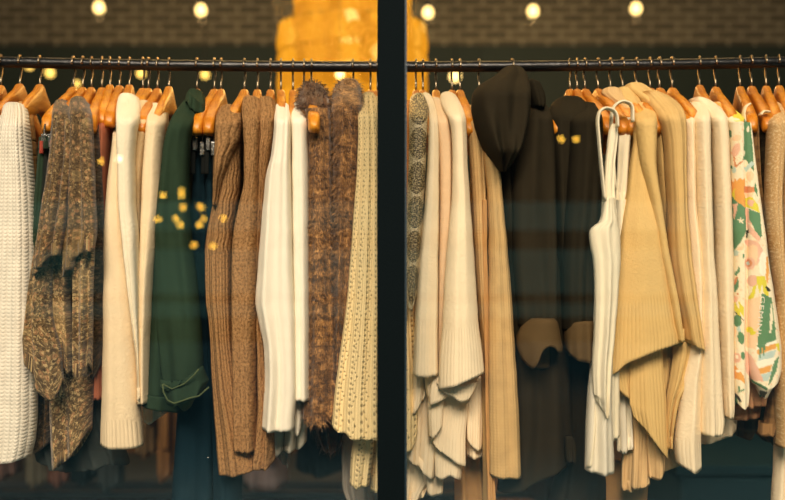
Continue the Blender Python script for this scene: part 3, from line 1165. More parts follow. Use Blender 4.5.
# --- dark garment with bare hanger tips
g = garment('blacktop', 'sleeveless_top', 'dark sleeveless top in shadow under the bare hanger tips beside the cream sweater', 'top', 129.5, 300)
body(g, 129.5, SL[129.5], 300, M_blackcloth, th=0.012, seed=19)

# --- cream sweater with ribbed hem
g = garment('cream1', 'long_sweater', 'long cream sweater with ribbed hem, longest of the three pale sweaters at left', 'sweater', 148.5, 445)
piece(g, 'body', [(128, 114, 128), (150, 112, 127), (175, 109, 127), (200, 106.8, 127), (240, 104.8, 130), (300, 104, 135), (350, 103.2, 137.5), (400, 102, 139.5), (432, 101, 141.8), (444, 101, 143)], M_cream, d=1.995, ys=140, dep=0.075,
      hem=[(101, 443), (108, 444.5), (130, 446), (143, 445.5)], hl=10, fold=(0.0035, 1.2), seed=20, split=('rib_hem', M_cream_rib, [(90, 420), (150, 421)]))
piece(g, 'sleeve', [(94, 125, 132), (95.5, 122, 136), (98.5, 119.5, 139), (104, 118, 141), (115, 117, 140), (135, 117.5, 136), (160, 119, 134.5), (200, 120, 135), (240, 123.5, 138), (280, 128, 138.6), (320, 132.5, 138.8), (360, 136.5, 139), (400, 138, 140)],
      M_ivory, d=1.965, ys=125, dep=0.065, fold=(0.003, 1.5), seed=21)

g = garment('cream2', 'sweater', 'pale cream sweater squeezed between the two larger cream sweaters', 'sweater', 157.5, 400)
piece(g, 'sleeve', [(101, 143, 149), (102.5, 139.5, 152), (106, 136, 154), (114, 134.5, 153.5), (130, 133, 151), (160, 133, 146), (200, 134, 143.5), (240, 136, 142.5), (300, 137, 141.5), (400, 138, 142)], M_oat, d=2.02, ys=124, dep=0.06, seed=22)
g = garment('cream3', 'sweater', 'oatmeal cream sweater right beside the dark green jacket', 'sweater', 169, 422)
piece(g, 'sleeve', [(104, 155, 161), (105.5, 152, 164), (109, 150, 165.5), (116, 148.5, 166), (130, 147, 164.5), (160, 144.5, 162), (200, 142.8, 161), (240, 141, 157), (280, 140, 153), (320, 139.5, 151), (350, 139.2, 150), (402, 139, 150)],
      M_cream, d=2.0, ys=126, dep=0.07, fold=(0.003, 1.5), seed=23)
piece(g, 'rib_hem', [(380, 141, 172), (404, 142, 171), (416, 144, 169)], M_ivory, d=2.11, dep=0.05, hem=[(141, 410), (147, 420), (151, 423), (160, 417), (171, 410)], hl=20, fold=(0.005, 3), seed=24)
piece(g, 'side_panel', [(106, 160, 167), (125, 161, 168), (160, 160, 167), (220, 158, 165)], M_oat, d=2.09, ys=120, dep=0.05, seed=25)

# --- dark green jacket
g = garment('green', 'twill_jacket', 'dark green twill jacket with a turned-back cuff', 'jacket', 197, 408)
piece(g, 'collar', [(90, 193, 199), (91.5, 190, 202), (95, 187.5, 204.5), (101, 186, 206), (108, 186.5, 206), (116, 189, 205)], M_green, d=2.05, ys=112, dt=2.16, dep=0.07, hem=[(186, 100), (190, 106), (195, 112), (206, 118)], hl=14, seed=26)
piece(g, 'sleeve', [(96, 191, 200), (99, 187, 203), (104, 183, 203), (112, 177, 200), (122, 171.5, 195), (130, 168.5, 192), (142, 165.5, 190), (170, 162, 189), (200, 158.5, 189.5), (240, 156.5, 192), (280, 157, 197), (320, 158, 201), (355, 161, 203), (384, 164, 203)],
      M_green, d=1.985, ys=130, dep=0.08, fold=(0.008, 1.1), twist=3.5, seed=27)
piece(g, 'cuff', [(366, 161, 202), (374, 161.5, 205), (384, 163, 208), (395, 168, 204)], M_green, d=1.955, dep=0.09, top=[(161, 384), (172, 388), (186, 380), (202, 366)], tl=12,
      hem=[(163, 392), (168, 401), (175, 404), (187, 399), (198, 396), (208, 386)], hl=20, fold=(0.004, 2), seed=28)
piece(g, 'cuff_lining', [(396, 168, 199), (402, 173, 196), (407, 180, 192)], M_green_edge, d=1.975, dep=0.04, hem=[(168, 400), (177, 405), (187, 410), (193, 403), (199, 396)], hl=12, fold=(0.002, 2), seed=29)
bm = bmesh.new()
add_tube(bm, [W(x, y, 1.906) for x, y in ((162.5, 384), (163.5, 392), (167.5, 400), (174, 403.5), (182, 401), (190, 398), (199, 396), (209, 387))], 0.0016, 8)
bm_obj('cuff_piping', bm, M_green_edge, g)
bm = bmesh.new()
add_tube(bm, [W(x, y, 1.906) for x, y in ((163, 384), (172, 389), (184, 384), (194, 375), (199, 369))], 0.0014, 8)
bm_obj('cuff_piping', bm, M_green_edge, g)
piece(g, 'body', [(140, 163, 176), (170, 159, 176), (200, 156, 178), (240, 153, 180), (300, 151.5, 182), (340, 149, 182), (380, 145, 182), (394, 143.5, 182)], M_green, d=2.03, ys=150, dep=0.09, hem=[(143, 392), (160, 394), (182, 398)], hl=30, fold=(0.007, 1.2), twist=2.5, seed=30)
piece(g, 'hem_band', [(391, 143.5, 182), (395, 143, 183), (406, 142, 184)], M_green, d=2.025, dep=0.095, top=[(143, 391), (160, 393), (183, 397)], hem=[(142, 404), (155, 406), (184, 411)], hl=10, tl=6, fold=(0.004, 1.6), seed=30)
body(g, 197, SL[197], 396, M_green, th=0.03, seed=31)

# --- dark teal trousers on two clip hangers
for key, hx, lab, rows, d in (
        ('jean1', 214.5, 'dark teal trousers on clips, coming out below the green jacket cuff', [(140, 192, 205), (170, 193, 206), (240, 188, 210), (300, 186, 213), (360, 182, 215), (410, 178, 214), (450, 175, 213.5), (520, 170, 213)], 2.07),
        ('jean2', 221, 'dark teal trousers on clips partly behind the brown cable cardigan', [(140, 205.5, 216), (170, 205.5, 216), (240, 206, 220), (300, 206, 230), (360, 208, 236), (420, 212, 240), (470, 213.5, 241), (520, 214, 242)], 2.06)):
    g = garment(key, 'trousers', lab, 'trousers', hx, 520)
    piece(g, 'trouser_leg', rows, M_navy, d=d, dep=0.07, fold=(0.004, 1.3), seed=32 + hx)
    r0 = rows[0]
    piece(g, 'waistband', [(138, r0[1] - 0.5, r0[2] + 0.3), (141, r0[1] - 0.8, r0[2] + 0.4), (152, r0[1] - 0.5, r0[2] + 0.4)], M_blackcloth, d=d, dep=0.075, seed=33)
    clip(g, r0[1] + 3, 141, d - 0.045, 5)
    clip(g, r0[2] - 2.5, 146, d - 0.045, 5)
    for bx in (r0[1] + 1.5, r0[2] - 1.5):
        band(g, 'belt_loop', [(bx, 150), (bx - 0.3, 163), (bx - 0.5, 174)], d - 0.045, 0.004, 0.009, M_blackcloth)
bm = bmesh.new()
bmesh.ops.create_uvsphere(bm, u_segments=10, v_segments=6, radius=0.0022)
for v in bm.verts:
    v.co += Vector(W(208.5, 457.5, 2.033))
bm_obj('rivet', bm, M_chrome, G['jean1'])

# --- brown knits
g = garment('brown1', 'cable_cardigan', 'brown cable knit cardigan with twisted shawl collar and long ribbed front', 'cardigan', 244.5, 472)
piece(g, 'collar', [(106, 226, 236), (107.5, 222, 239), (111, 219, 241), (118, 217, 241.5), (128, 216, 240.5), (140, 215.5, 239.5), (152, 215, 234), (165, 214.6, 229), (185, 213.5, 222), (206, 212.5, 217)], M_brown_cable, d=1.965, ys=126, dep=0.075, fold=(0.004, 1.6), seed=34, step=2.4)
piece(g, 'sleeve', [(128, 222, 241), (145, 222, 240), (170, 220, 240), (190, 216.5, 239), (210, 212.5, 236), (230, 208.5, 233), (250, 206, 232), (275, 206, 231.5), (300, 206.5, 231.5), (320, 209.5, 232), (340, 211, 233), (380, 212.5, 238), (420, 215, 248), (450, 217.2, 255), (470, 219, 258.5)],
      M_brown_cable, d=2.0, dep=0.078, hem=[(219, 473), (232, 472.5), (245, 471), (258.5, 467)], hl=14, fold=(0.005, 1.6), seed=35, step=2.4, split=('ribbed_front', M_brown_rib, [(190, 262), (240, 250), (280, 250)]))
body(g, 244.5, SL[244.5], 440, M_brown_cable, th=0.024, seed=37)
g = garment('brown2', 'cable_cardigan', 'brown cable knit cardigan, middle one of three with a ribbed cuff', 'cardigan', 257.5, 449)
piece(g, 'sleeve', [(97, 249, 256), (98.5, 245.5, 259), (102, 243, 261.5), (110, 242.3, 262.5), (122, 243, 262), (150, 244.5, 260.5), (180, 244.5, 259), (205, 239.5, 258.5), (225, 235, 257.5), (245, 232.5, 257), (280, 231.8, 256.5), (340, 232, 256), (395, 233, 256.5), (447, 234, 257.5)],
      M_brown_cable, d=1.985, ys=124, dep=0.08, hem=[(234, 446.5), (245, 449.5), (257.5, 448.5)], hl=14, fold=(0.005, 1.8), seed=38, step=2.4)
body(g, 257.5, SL[257.5], 430, M_brown_cable, th=0.02, seed=39)
g = garment('brown3', 'cable_cardigan', 'brown knit cardigan tucked behind the white blouse', 'cardigan', 270.5, 468)
piece(g, 'sleeve', [(97, 264, 270), (98.5, 261, 273), (102, 259, 275.5), (112, 258.5, 276), (130, 258.5, 275), (160, 258, 270), (200, 257, 266), (260, 256, 262), (320, 256, 264), (360, 257, 268), (400, 257.5, 272), (440, 254, 274), (464, 250, 275)],
      M_brown_cable, d=2.0, ys=124, dep=0.075, hem=[(250, 462), (256, 466), (266, 467), (275, 460)], hl=14, fold=(0.006, 2.2), seed=40, step=2.4)

# --- white blouses
g = garment('white1', 'white_blouse', 'longer smooth white blouse with its sleeve bent out to the left', 'blouse', 281, 430)
piece(g, 'sleeve', [(103, 279, 285), (104.5, 276.5, 288), (108, 275, 290.5), (116, 274.6, 291), (130, 274, 291), (158, 270.5, 290.5), (172, 267, 291), (200, 263.5, 292), (240, 260, 292.5), (280, 257, 294), (301, 255.5, 295), (320, 258.5, 296), (350, 264.3, 296.5), (380, 264.6, 297), (427, 262, 294.5)],
      M_white, d=1.975, ys=124, dep=0.08, hem=[(262, 427), (275, 429), (294.5, 428)], hl=12, fold=(0.006, 1.7), seed=41)
piece(g, 'shirt_tail', [(380, 270, 284), (430, 272, 284), (448, 273, 283)], M_sheerwhite, d=2.05, dep=0.05, hem=[(272, 455), (277, 455.5), (284, 448)], hl=16, fold=(0.005, 0.8), seed=42)
piece(g, 'chiffon_layer', [(400, 268, 292), (440, 274, 292), (460, 278, 291)], M_greysheer, d=2.12, dep=0.05, hem=[(274, 452), (284, 461), (289, 466), (293, 450)], hl=20, fold=(0.006, 2), seed=43)
body(g, 281, SL[281], 412, M_white, th=0.02, seed=44)
g = garment('white2', 'white_blouse', 'shorter white blouse right beside the fur vest', 'blouse', 304, 450)
piece(g, 'sleeve', [(104, 296, 302), (105.5, 293.5, 305), (109, 292, 307), (118, 291.5, 308), (150, 292, 308.5), (200, 292.4, 309), (300, 294, 309.6), (399, 294.5, 310.3)], M_white, d=1.99, ys=124, dep=0.07, hem=[(294, 397.5), (300, 399), (310.5, 399)], hl=10, fold=(0.004, 1.5), seed=45)
piece(g, 'shirt_tail', [(380, 284, 297), (440, 284.5, 296), (449, 284, 295)], M_sheerwhite, d=2.045, dep=0.05, hem=[(284, 449), (290, 450.5), (296, 449)], hl=10, fold=(0.005, 0.9), seed=46)
piece(g, 'shirt_tail', [(385, 293, 305), (418, 294, 304), (430, 295, 302)], M_white, d=2.025, dep=0.05, hem=[(293, 433), (298, 434), (304, 424)], hl=16, fold=(0.005, 0.8), seed=47)
piece(g, 'shirt_tail', [(390, 296, 308), (420, 296, 307.5), (440, 295.5, 307)], M_sheerwhite, d=2.07, dep=0.05, hem=[(294, 449), (300, 447), (307.5, 440)], hl=16, fold=(0.005, 0.9), seed=48)
body(g, 304, SL[304], 390, M_white, th=0.016, seed=49)

# --- fur
g = garment('fur1', 'fur_vest', 'brown fur vest with a wooden hanger tip poking out of its armhole', 'vest', 311.5, 440)
o = piece(g, 'fur_body', [(110, 305, 330), (124, 308, 331), (150, 309.5, 331), (200, 309, 331.5), (250, 308.5, 332.5), (300, 308, 333.5), (350, 307, 334.5), (395, 304.5, 335.5), (420, 303.5, 334)], M_fur, d=2.0, dep=0.07,
          hem=[(303, 417), (312, 422), (325, 421), (335, 412)], hl=24, fold=(0.006, 1.8), seed=50)
fur(o, 4600, 0.016, M_fur, 50, g)
o = piece(g, 'fur_collar', [(84, 308, 317), (86, 304, 321), (90, 301.5, 325), (98, 299.5, 328.5), (106, 299, 330.5), (112, 300.5, 331)], M_furdark, d=2.06, ys=112, dt=2.15, dep=0.09, seed=51)
fur(o, 1800, 0.020, M_furdark, 51, g, 0.45)
o = piece(g, 'fur_lining', [(300, 312, 352), (400, 310, 348), (430, 316, 346), (446, 324, 342)], M_furdark, d=2.16, dep=0.10, hem=[(308, 430), (322, 448), (332, 450), (348, 438)], hl=30, fold=(0.008, 2.4), seed=52)
fur(o, 1500, 0.02, M_furdark, 52, g)
g = garment('fur2', 'fur_coat', 'brown fur coat with rounded furry shoulder next to yellow lace cardigan', 'coat', 353, 440)
o = piece(g, 'fur_body', [(80, 346, 354), (81.5, 342, 357), (85, 337, 359.5), (92, 333.5, 361.5), (103, 332, 361.5), (120, 332.5, 361), (160, 333, 359), (200, 333, 357), (250, 333.3, 353), (300, 333.5, 350.5), (350, 334, 346), (395, 334.5, 342), (420, 335, 338)], M_fur, d=2.015, ys=112, dt=2.12, dep=0.09, fold=(0.006, 1.8), seed=53)
fur(o, 5200, 0.020, M_fur, 53, g)
body(g, 353, SL[353], 405, M_furdark, th=0.03, seed=54)

# --- yellow lace
g = garment('lace', 'lace_cardigan', 'pale yellow openwork lace cardigan just left of the black post', 'cardigan', 370.5, 484)
piece(g, 'sleeve', [(92, 366, 371), (93.5, 363, 374), (97, 360, 376), (104, 358, 377.5), (120, 358, 379), (160, 357.5, 381), (200, 354.5, 382), (250, 351, 383), (300, 347, 384), (350, 340.5, 385), (395, 334.5, 386), (424, 332, 387)], M_lace, d=1.985, ys=120, dep=0.08,
      hem=[(332, 424), (336, 428), (341, 431), (346, 430), (350, 434), (356, 437), (362, 435.5), (368, 438), (374, 436), (381, 438), (387, 437)], hl=26, fold=(0.005, 2.4), seed=55, step=2.4)
piece(g, 'cuff', [(425, 355, 375), (440, 353, 374), (460, 350.5, 372), (484, 349.5, 369.5)], M_lace, d=2.04, dep=0.07, hem=[(349.5, 482), (358, 485), (369.5, 483)], hl=8, fold=(0.004, 1.5), seed=56)
piece(g, 'cuff', [(425, 371, 386), (460, 371, 386), (490, 370.5, 385)], M_lace, d=2.075, dep=0.05, seed=57)
piece(g, 'chiffon_underlayer', [(400, 345, 385), (450, 342, 385), (480, 342, 385), (515, 352, 385)], M_greysheer, d=2.15, dep=0.06, fold=(0.008, 3), seed=58)
piece(g, 'lining', [(110, 360, 378), (160, 359, 380), (250, 354, 382), (350, 344, 384), (420, 338, 386)], M_lacebody, d=2.0, ys=124, dep=0.03, seed=59)
g = garment('lace2', 'lace_cardigan', 'yellow openwork lace cardigan half hidden behind the black post', 'cardigan', 377.5, 450)
piece(g, 'sleeve', [(97, 374, 380), (99, 371.5, 383), (105, 370, 386), (125, 374, 392), (200, 382, 402), (230, 384, 407), (260, 385, 411), (300, 387, 414), (350, 388.5, 416), (400, 390, 417.5), (436, 391, 418)], M_lace, d=2.03, ys=124, dep=0.06,
      hem=[(391, 440), (404, 449), (411, 448), (416, 438), (418, 430)], hl=24, fold=(0.004, 1.8), seed=60, step=2.4)
neck_loop(G['white1'], 281, M_white)
neck_loop(G['lace'], 370.5, M_lacebody)
neck_loop(G['velvet'], 73.5, M_velvet)
neck_loop(G['jean1'], 214.5, M_blackcloth)
# ------------------------------------------------------------------ garments, right of the post
M_seq = sequins('sequin_cloth')
M_peach = fabric('peach_knit', C(224, 194, 154), 'fineknit', vary=0.06)
M_palec = fabric('pale_cream_knit', C(240, 220, 182), 'fineknit', vary=0.05)
M_palerib = fabric('pale_cream_rib', C(240, 220, 182), 'rib', p=0.0065, dist=0.0007, vary=0.05)
M_tan = fabric('tan_knit', C(202, 167, 112), 'chunky', p=0.0065, q=0.006, dist=0.001)
M_tanplain = fabric('tan_plain', C(186, 142, 88), 'fineknit')
M_coat = fabric('black_coat', C(43, 37, 25), 'denim')
M_coat2 = fabric('black_jacket', C(38, 33, 22), 'denim')
M_cuffb = fabric('brown_cuff', C(88, 70, 44), 'denim')
M_tank = fabric('white_satin', C(234, 222, 190), 'plain', vary=0.04, dist=0.002)
M_tanksheer = fabric('white_chiffon', C(232, 222, 196), 'plain', sheer=0.12, vary=0.03)
M_caramel = fabric('caramel_knit', C(214, 179, 114), 'fineknit', vary=0.06)
M_caramel_rib = fabric('caramel_rib', C(214, 179, 114), 'rib', p=0.0075, dist=0.0009, vary=0.05)
M_caramel2 = fabric('caramel_ribbed_knit', C(212, 176, 114), 'rib', p=0.0072, dist=0.0005, vary=0.06)
M_sand = fabric('sand_rib', C(214, 178, 124), 'rib', p=0.0075, dist=0.0008)
M_print = printed('floral_print')
M_orangeprint = fabric('orange_print', C(206, 134, 62), 'tweed', c2=C(120, 84, 40))
M_pinkprint = fabric('pink_print', C(206, 150, 110), 'tweed', c2=C(220, 180, 120))
M_plaid = fabric('brown_plaid', C(140, 106, 66), 'plaid', c2=C(70, 52, 36))
M_darkplaid = fabric('dark_plaid', C(64, 54, 38), 'plaid', c2=C(100, 84, 58))
M_tweed = fabric('tan_tweed', C(200, 160, 106), 'tweed', c2=C(232, 206, 160), dist=0.0015)
M_tealplaid = fabric('dark_teal_plaid', C(30, 48, 50), 'plaid', c2=C(44, 62, 62))

g = garment('sequin', 'sequin_jacket', 'sequinned dark bronze jacket with scalloped pattern right of the black post', 'jacket', 416, 500)
piece(g, 'sleeve', [(94, 416, 422), (95.5, 412.5, 425), (99, 410, 427), (107, 409, 428.3), (130, 409, 427.5), (160, 408.5, 426), (200, 407, 424), (250, 406, 420.5), (300, 406.5, 416.5)], M_seq, d=1.985, ys=122, dep=0.06, hem=[(406, 302), (411, 310), (416, 296)], hl=20, seed=61, step=2)
piece(g, 'side_panel', [(102, 402, 412), (130, 402, 414), (220, 400, 414), (330, 400, 414)], M_orangeprint, d=2.06, ys=118, dep=0.05, seed=62)
piece(g, 'body', [(300, 400, 416), (430, 400, 417), (470, 401, 420), (520, 400, 420)], M_seq, d=2.12, dep=0.05, seed=63)

g = garment('creamA', 'knit_sweater', 'cream knit sweater beside the sequinned jacket, narrow with long ribbed cuff', 'sweater', 423, 500)
piece(g, 'sleeve', [(93, 423, 427), (95, 421.5, 430), (100, 424, 433), (110, 428, 436), (120, 428.8, 438), (140, 428, 439), (160, 427.3, 439), (200, 424.5, 439), (240, 420.5, 438.3), (280, 417, 438), (335, 413.8, 437.6), (374, 412.6, 438)], M_palec, d=1.985, ys=124, dep=0.07, hem=[(412.6, 374), (425, 375.5), (438, 373.5)], hl=8, fold=(0.003, 1.3), seed=64,
      split=('ribbed_cuff', M_palerib, [(400, 322), (450, 322)]))
piece(g, 'draped_hem', [(360, 411, 427), (390, 410, 426), (404, 408, 424.5)], M_palerib, d=2.02, dep=0.035, hem=[(408, 420), (412, 414), (418, 408), (424.5, 397)], hl=24, fold=(0.006, 1.5), seed=65)
piece(g, 'draped_hem', [(370, 410, 440), (430, 406, 438), (460, 405, 434)], M_palerib, d=2.05, dep=0.035, hem=[(404, 456), (409, 459), (416, 465), (424, 472), (433, 479)], hl=40, fold=(0.008, 1.6), seed=66)
piece(g, 'draped_hem', [(420, 402, 430), (455, 402, 428), (470, 403, 425)], M_palerib, d=2.08, dep=0.035, hem=[(402, 466), (410, 455), (420, 447), (428, 442)], hl=30, fold=(0.006, 1.5), seed=67)
piece(g, 'draped_hem', [(450, 406, 440), (480, 406, 440), (510, 404, 424)], M_palerib, d=2.1, dep=0.035, hem=[(404, 512), (412, 503), (424, 495), (440, 480)], hl=40, fold=(0.006, 2), seed=68)

g = garment('peach', 'knit_sweater', 'peach cream knit sweater between two paler cream sweaters', 'sweater', 436, 420)
piece(g, 'sleeve', [(98, 431, 437), (99.5, 429, 440), (103, 428.5, 444), (112, 429.5, 448), (122, 432, 450.5), (140, 436, 452), (170, 438.5, 452.5), (200, 439, 452), (240, 438.4, 450), (300, 437.5, 447), (345, 437.5, 445), (390, 437, 446)], M_peach, d=2.01, ys=124, dep=0.06, fold=(0.003, 1.5), seed=69)

g = garment('creamB', 'draped_sweater', 'wide pale cream sweater with ribbed hem falling in ruffled folds', 'sweater', 452, 495)
piece(g, 'sleeve', [(92, 444, 450), (93.5, 441.5, 453.5), (97, 440, 457), (104, 441, 460.5), (112, 445, 464), (120, 449, 466), (135, 451.5, 466.8), (150, 452.3, 467.2), (175, 452.4, 468.3), (200, 451.5, 470), (240, 447.5, 473), (280, 444.5, 475.5), (327, 442, 479), (360, 439, 483), (380, 438, 484.3)],
      M_palec, d=1.965, ys=122, dep=0.08, hem=[(438, 389), (446, 386), (455, 383), (470, 377), (484.3, 372)], hl=30, fold=(0.004, 1.3), seed=70,
      split=('ribbed_hem', M_palerib, [(430, 333), (442, 331), (460, 328), (479, 324), (495, 322)]))
for k, (rows, d, hem) in enumerate((
        ([(372, 425, 441), (385, 424, 441), (396, 426, 440)], 2.0, [(424, 380), (427, 396), (432, 401), (436, 390), (441, 384)]),
        ([(376, 432, 478), (388, 430, 477), (402, 429, 470)], 1.985, [(428, 405), (436, 402), (448, 397), (458, 397), (467, 402), (477, 388)]),
        ([(384, 436, 479), (400, 440, 477), (404, 443, 470)], 1.97, [(440, 391), (452, 396), (462, 402), (468, 401), (478, 386)]),
        ([(392, 428, 446), (410, 427.5, 443), (430, 428.5, 442)], 2.005, [(427, 436), (431, 438), (436, 434), (442, 426)]),
        ([(394, 440, 468), (420, 438, 467), (440, 434, 465.5), (455, 433, 465.5)], 2.015, [(430, 440), (438, 449), (447, 457), (456, 462), (465.5, 466)]),
        ([(430, 434, 466), (460, 434.5, 463), (476, 435, 461)], 2.035, [(434, 477), (440, 479), (450, 475), (461, 480)]),
        ([(376, 464, 485), (410, 466, 484), (440, 467, 482)], 2.03, [(466, 439), (471, 445), (476, 450), (480, 451), (484, 441)]),
        ([(380, 465, 485), (430, 466, 484.5), (456, 467, 484)], 2.05, [(466, 456), (475, 458), (484, 456.5)]),
        ([(440, 425, 444), (480, 426, 443.5), (493, 427, 443)], 2.07, [(427, 493), (434, 495.5), (443, 493)]))):
    piece(g, 'draped_fold', rows, M_palerib, d=d, dep=0.024, hem=hem, hl=26, fold=(0.005, 0.8), seed=71 + k)
body(g, 452, SL[452], 385, M_palec, th=0.02, seed=80)

g = garment('tan1', 'tan_cardigan', 'tan fine knit cardigan front hanging just right of the cream draped sweater', 'cardigan', 460, 500)
piece(g, 'front', [(106, 466, 471), (108, 465.5, 475), (114, 466, 479), (124, 466.5, 482), (140, 467.5, 483.5), (170, 470, 485), (200, 471.5, 486), (240, 473.5, 487), (300, 477, 488), (360, 481, 489), (400, 482, 489), (470, 483, 490), (520, 483, 492)], M_tan, d=2.02, ys=126, dep=0.07, fold=(0.006, 1.6), seed=81)
piece(g, 'front_edge', [(200, 482, 487), (240, 482.5, 487), (300, 483, 488), (360, 484, 489), (430, 485, 491), (520, 487, 498)], M_tanplain, d=1.99, dep=0.04, seed=82)
piece(g, 'lining', [(430, 456, 486), (470, 454, 486), (520, 455, 492)], M_tanplain, d=2.14, dep=0.06, seed=83, fold=(0.008, 2))
g = garment('tan2', 'tan_cardigan', 'long tan knit cardigan sleeve left of the black hooded coat', 'cardigan', 479, 475)
piece(g, 'sleeve', [(118, 482, 487), (121, 480, 490), (128, 481, 493), (140, 482.5, 495), (152, 483.5, 497), (165, 484.5, 499.3), (180, 486, 501), (200, 487.5, 502.5), (250, 488.5, 507.5), (300, 488, 511.5), (350, 487.6, 514.7), (400, 487.6, 518), (440, 488, 519.5), (474, 488.6, 520.8)],
      M_tan, d=1.985, ys=132, dep=0.075, hem=[(488.6, 472.5), (500, 475), (520.8, 475.5)], hl=8, fold=(0.003, 1.4), seed=84)
body(g, 479, SL[479], 440, M_tan, th=0.03, seed=85)

# --- hooded coat
g = garment('coat', 'hooded_coat', 'black hooded coat with its hood flopped forward and brown turned-up cuff', 'coat', 512, 480)
piece(g, 'hood', [(66, 509, 514), (67.5, 505, 518.5), (71, 500, 522.5), (76, 495, 525.5), (80, 489, 527), (84, 481, 528), (88, 476, 529), (94, 472.5, 529.5), (104, 472, 529), (120, 474.5, 527), (138, 479.5, 523.5), (152, 486, 519), (164, 494, 511.5), (172, 500, 506)],
      M_coat, d=1.95, ys=100, dt=2.14, dep=0.14, fold=(0.016, 1.5), twist=2.2, seed=86)
piece(g, 'hood_lining', [(82, 525, 533), (84, 523, 538), (90, 524, 541.5), (97, 526, 544.5), (104, 529, 545), (110, 532, 543)], M_coat2, d=2.03, dep=0.1, seed=87)
piece(g, 'sleeve', [(103, 524, 540), (105, 522, 544), (110, 520, 548), (118, 518, 551), (135, 515.5, 553.5), (165, 513, 554.5), (200, 512, 555), (240, 512, 555.5), (290, 515, 556.5), (325, 518, 557)], M_coat, d=1.99, ys=122, dep=0.1, fold=(0.009, 1.2), twist=2.0, seed=88)
piece(g, 'cuff', [(318, 530, 553), (320, 526, 556), (328, 520.5, 558.5), (338, 517, 560.5), (350, 517.5, 562.5), (357, 520, 562)], M_cuffb, d=1.955, dep=0.09, hem=[(517, 350), (523, 361), (530, 366.5), (535, 360), (539, 349), (546, 344.5), (552, 346), (557, 351), (563, 351)], hl=16, fold=(0.004, 1.2), seed=89)
piece(g, 'cuff_back', [(330, 522, 558), (345, 521, 561), (360, 524, 560)], M_cuffb, d=2.0, dep=0.03, hem=[(520, 356), (530, 365), (540, 368), (552, 364), (562, 353)], hl=16, fold=(0.004, 1.5), seed=90)
piece(g, 'body', [(150, 494, 522), (180, 498, 530), (220, 501, 545), (260, 504, 558), (300, 505, 564), (360, 507, 568), (420, 506, 571), (450, 500, 573), (468, 497, 574)], M_coat, d=2.04, ys=170, dep=0.11, hem=[(497, 489), (510, 488), (530, 480), (552, 468), (574, 458)], hl=50, fold=(0.007, 1.6), seed=91)
piece(g, 'hem_patch', [(436, 565, 572), (440, 564.5, 574), (452, 565, 576), (462, 566, 575)], M_coat2, d=1.982, dep=0.02, seed=92)
body(g, 512, SL[512], 440, M_coat, th=0.035, seed=93)

g = garment('jacket2', 'black_jacket', 'black jacket between hooded coat and white tank, brown turned-up cuff', 'jacket', 570, 500)
piece(g, 'shoulder', [(97, 563, 572), (98.5, 558, 577), (102, 553.5, 583), (108, 550, 588), (118, 547.5, 590), (135, 547, 590), (170, 549, 588), (230, 552, 586), (320, 555, 586)], M_coat2, d=2.04, ys=122, dep=0.1, fold=(0.007, 1.8), seed=94)
piece(g, 'sleeve', [(104, 576, 590), (106, 573, 595), (112, 571, 599), (122, 570, 601.5), (140, 570, 602), (180, 568, 601), (230, 564, 597), (280, 562, 594), (330, 563, 592)], M_coat2, d=1.99, ys=124, dep=0.09, fold=(0.006, 1.6), seed=95)
piece(g, 'cuff', [(320, 569, 593), (324, 566, 595), (335, 564.5, 596), (352, 565, 596)], M_cuffb, d=1.985, dep=0.1, hem=[(564.5, 350), (575, 359), (586, 360), (597, 354)], hl=14, fold=(0.006, 1.7), seed=96)
piece(g, 'body', [(240, 556, 592), (350, 560, 592), (440, 560, 598), (486, 552, 606), (510, 545, 606)], M_coat2, d=2.1, dep=0.1, fold=(0.007, 1.6), seed=97)
body(g, 570, SL[570], 470, M_coat2, th=0.035, seed=98)

# --- white tank tops
g = garment('tank1', 'satin_tank', 'white satin tank top with wide armhole and strap over a hanger tip', 'top', 585, 472)
band(g, 'strap', [(604.5, 200), (601.5, 170), (598.8, 140), (597.5, 122), (599.5, 112), (606, 108.2), (613, 110.5), (616.8, 117), (617.5, 127)], 1.925, 0.024, 0.006, M_tank)
piece(g, 'strap_front', [(124, 612, 617.5), (130, 609, 617.5), (150, 606.5, 616), (175, 604, 614), (200, 602.5, 614.5), (222, 601, 617)], M_tank, d=1.945, dep=0.02, seed=99)
piece(g, 'body', [(198, 604, 614), (210, 602.5, 615), (222, 599, 617), (228, 591, 618.5), (234, 589, 619.5), (245, 590.3, 620), (260, 593, 620), (290, 594.5, 618), (330, 594, 615), (370, 592, 611), (400, 593, 609.5), (420, 596, 609)], M_tank, d=1.93, dep=0.05,
      hem=[(594, 398), (600, 408), (606, 418), (610, 410)], hl=30, fold=(0.006, 1.8), seed=100)
piece(g, 'peplum', [(300, 594, 612), (360, 590.5, 612), (400, 587, 612), (440, 585, 613), (468, 584.5, 614)], M_tanksheer, d=1.955, dep=0.06, hem=[(584.5, 469), (592, 471), (600, 472), (614, 472)], hl=10, fold=(0.006, 1.5), seed=101)
piece(g, 'peplum_fold', [(400, 592, 606), (420, 591, 609), (440, 588, 612), (452, 586, 612)], M_tank, d=1.945, dep=0.025, hem=[(585, 468), (592, 462), (600, 454), (606, 448), (612, 441)], hl=40, fold=(0.006, 1.6), seed=102)
g = garment('tank2', 'satin_tank', 'white satin tank top right behind the first, its strap on a second hanger tip', 'top', 598, 452)
band(g, 'strap', [(615, 190), (612.5, 150), (611.2, 125), (612, 112), (616, 104.5), (623, 101.5), (630, 104), (632.5, 111), (632.5, 122)], 1.96, 0.024, 0.006, M_tank)
piece(g, 'strap_front', [(118, 624, 633), (126, 619, 632), (150, 617, 629.5), (180, 615.5, 628), (205, 613.5, 627)], M_tank, d=2.01, dep=0.025, seed=103)
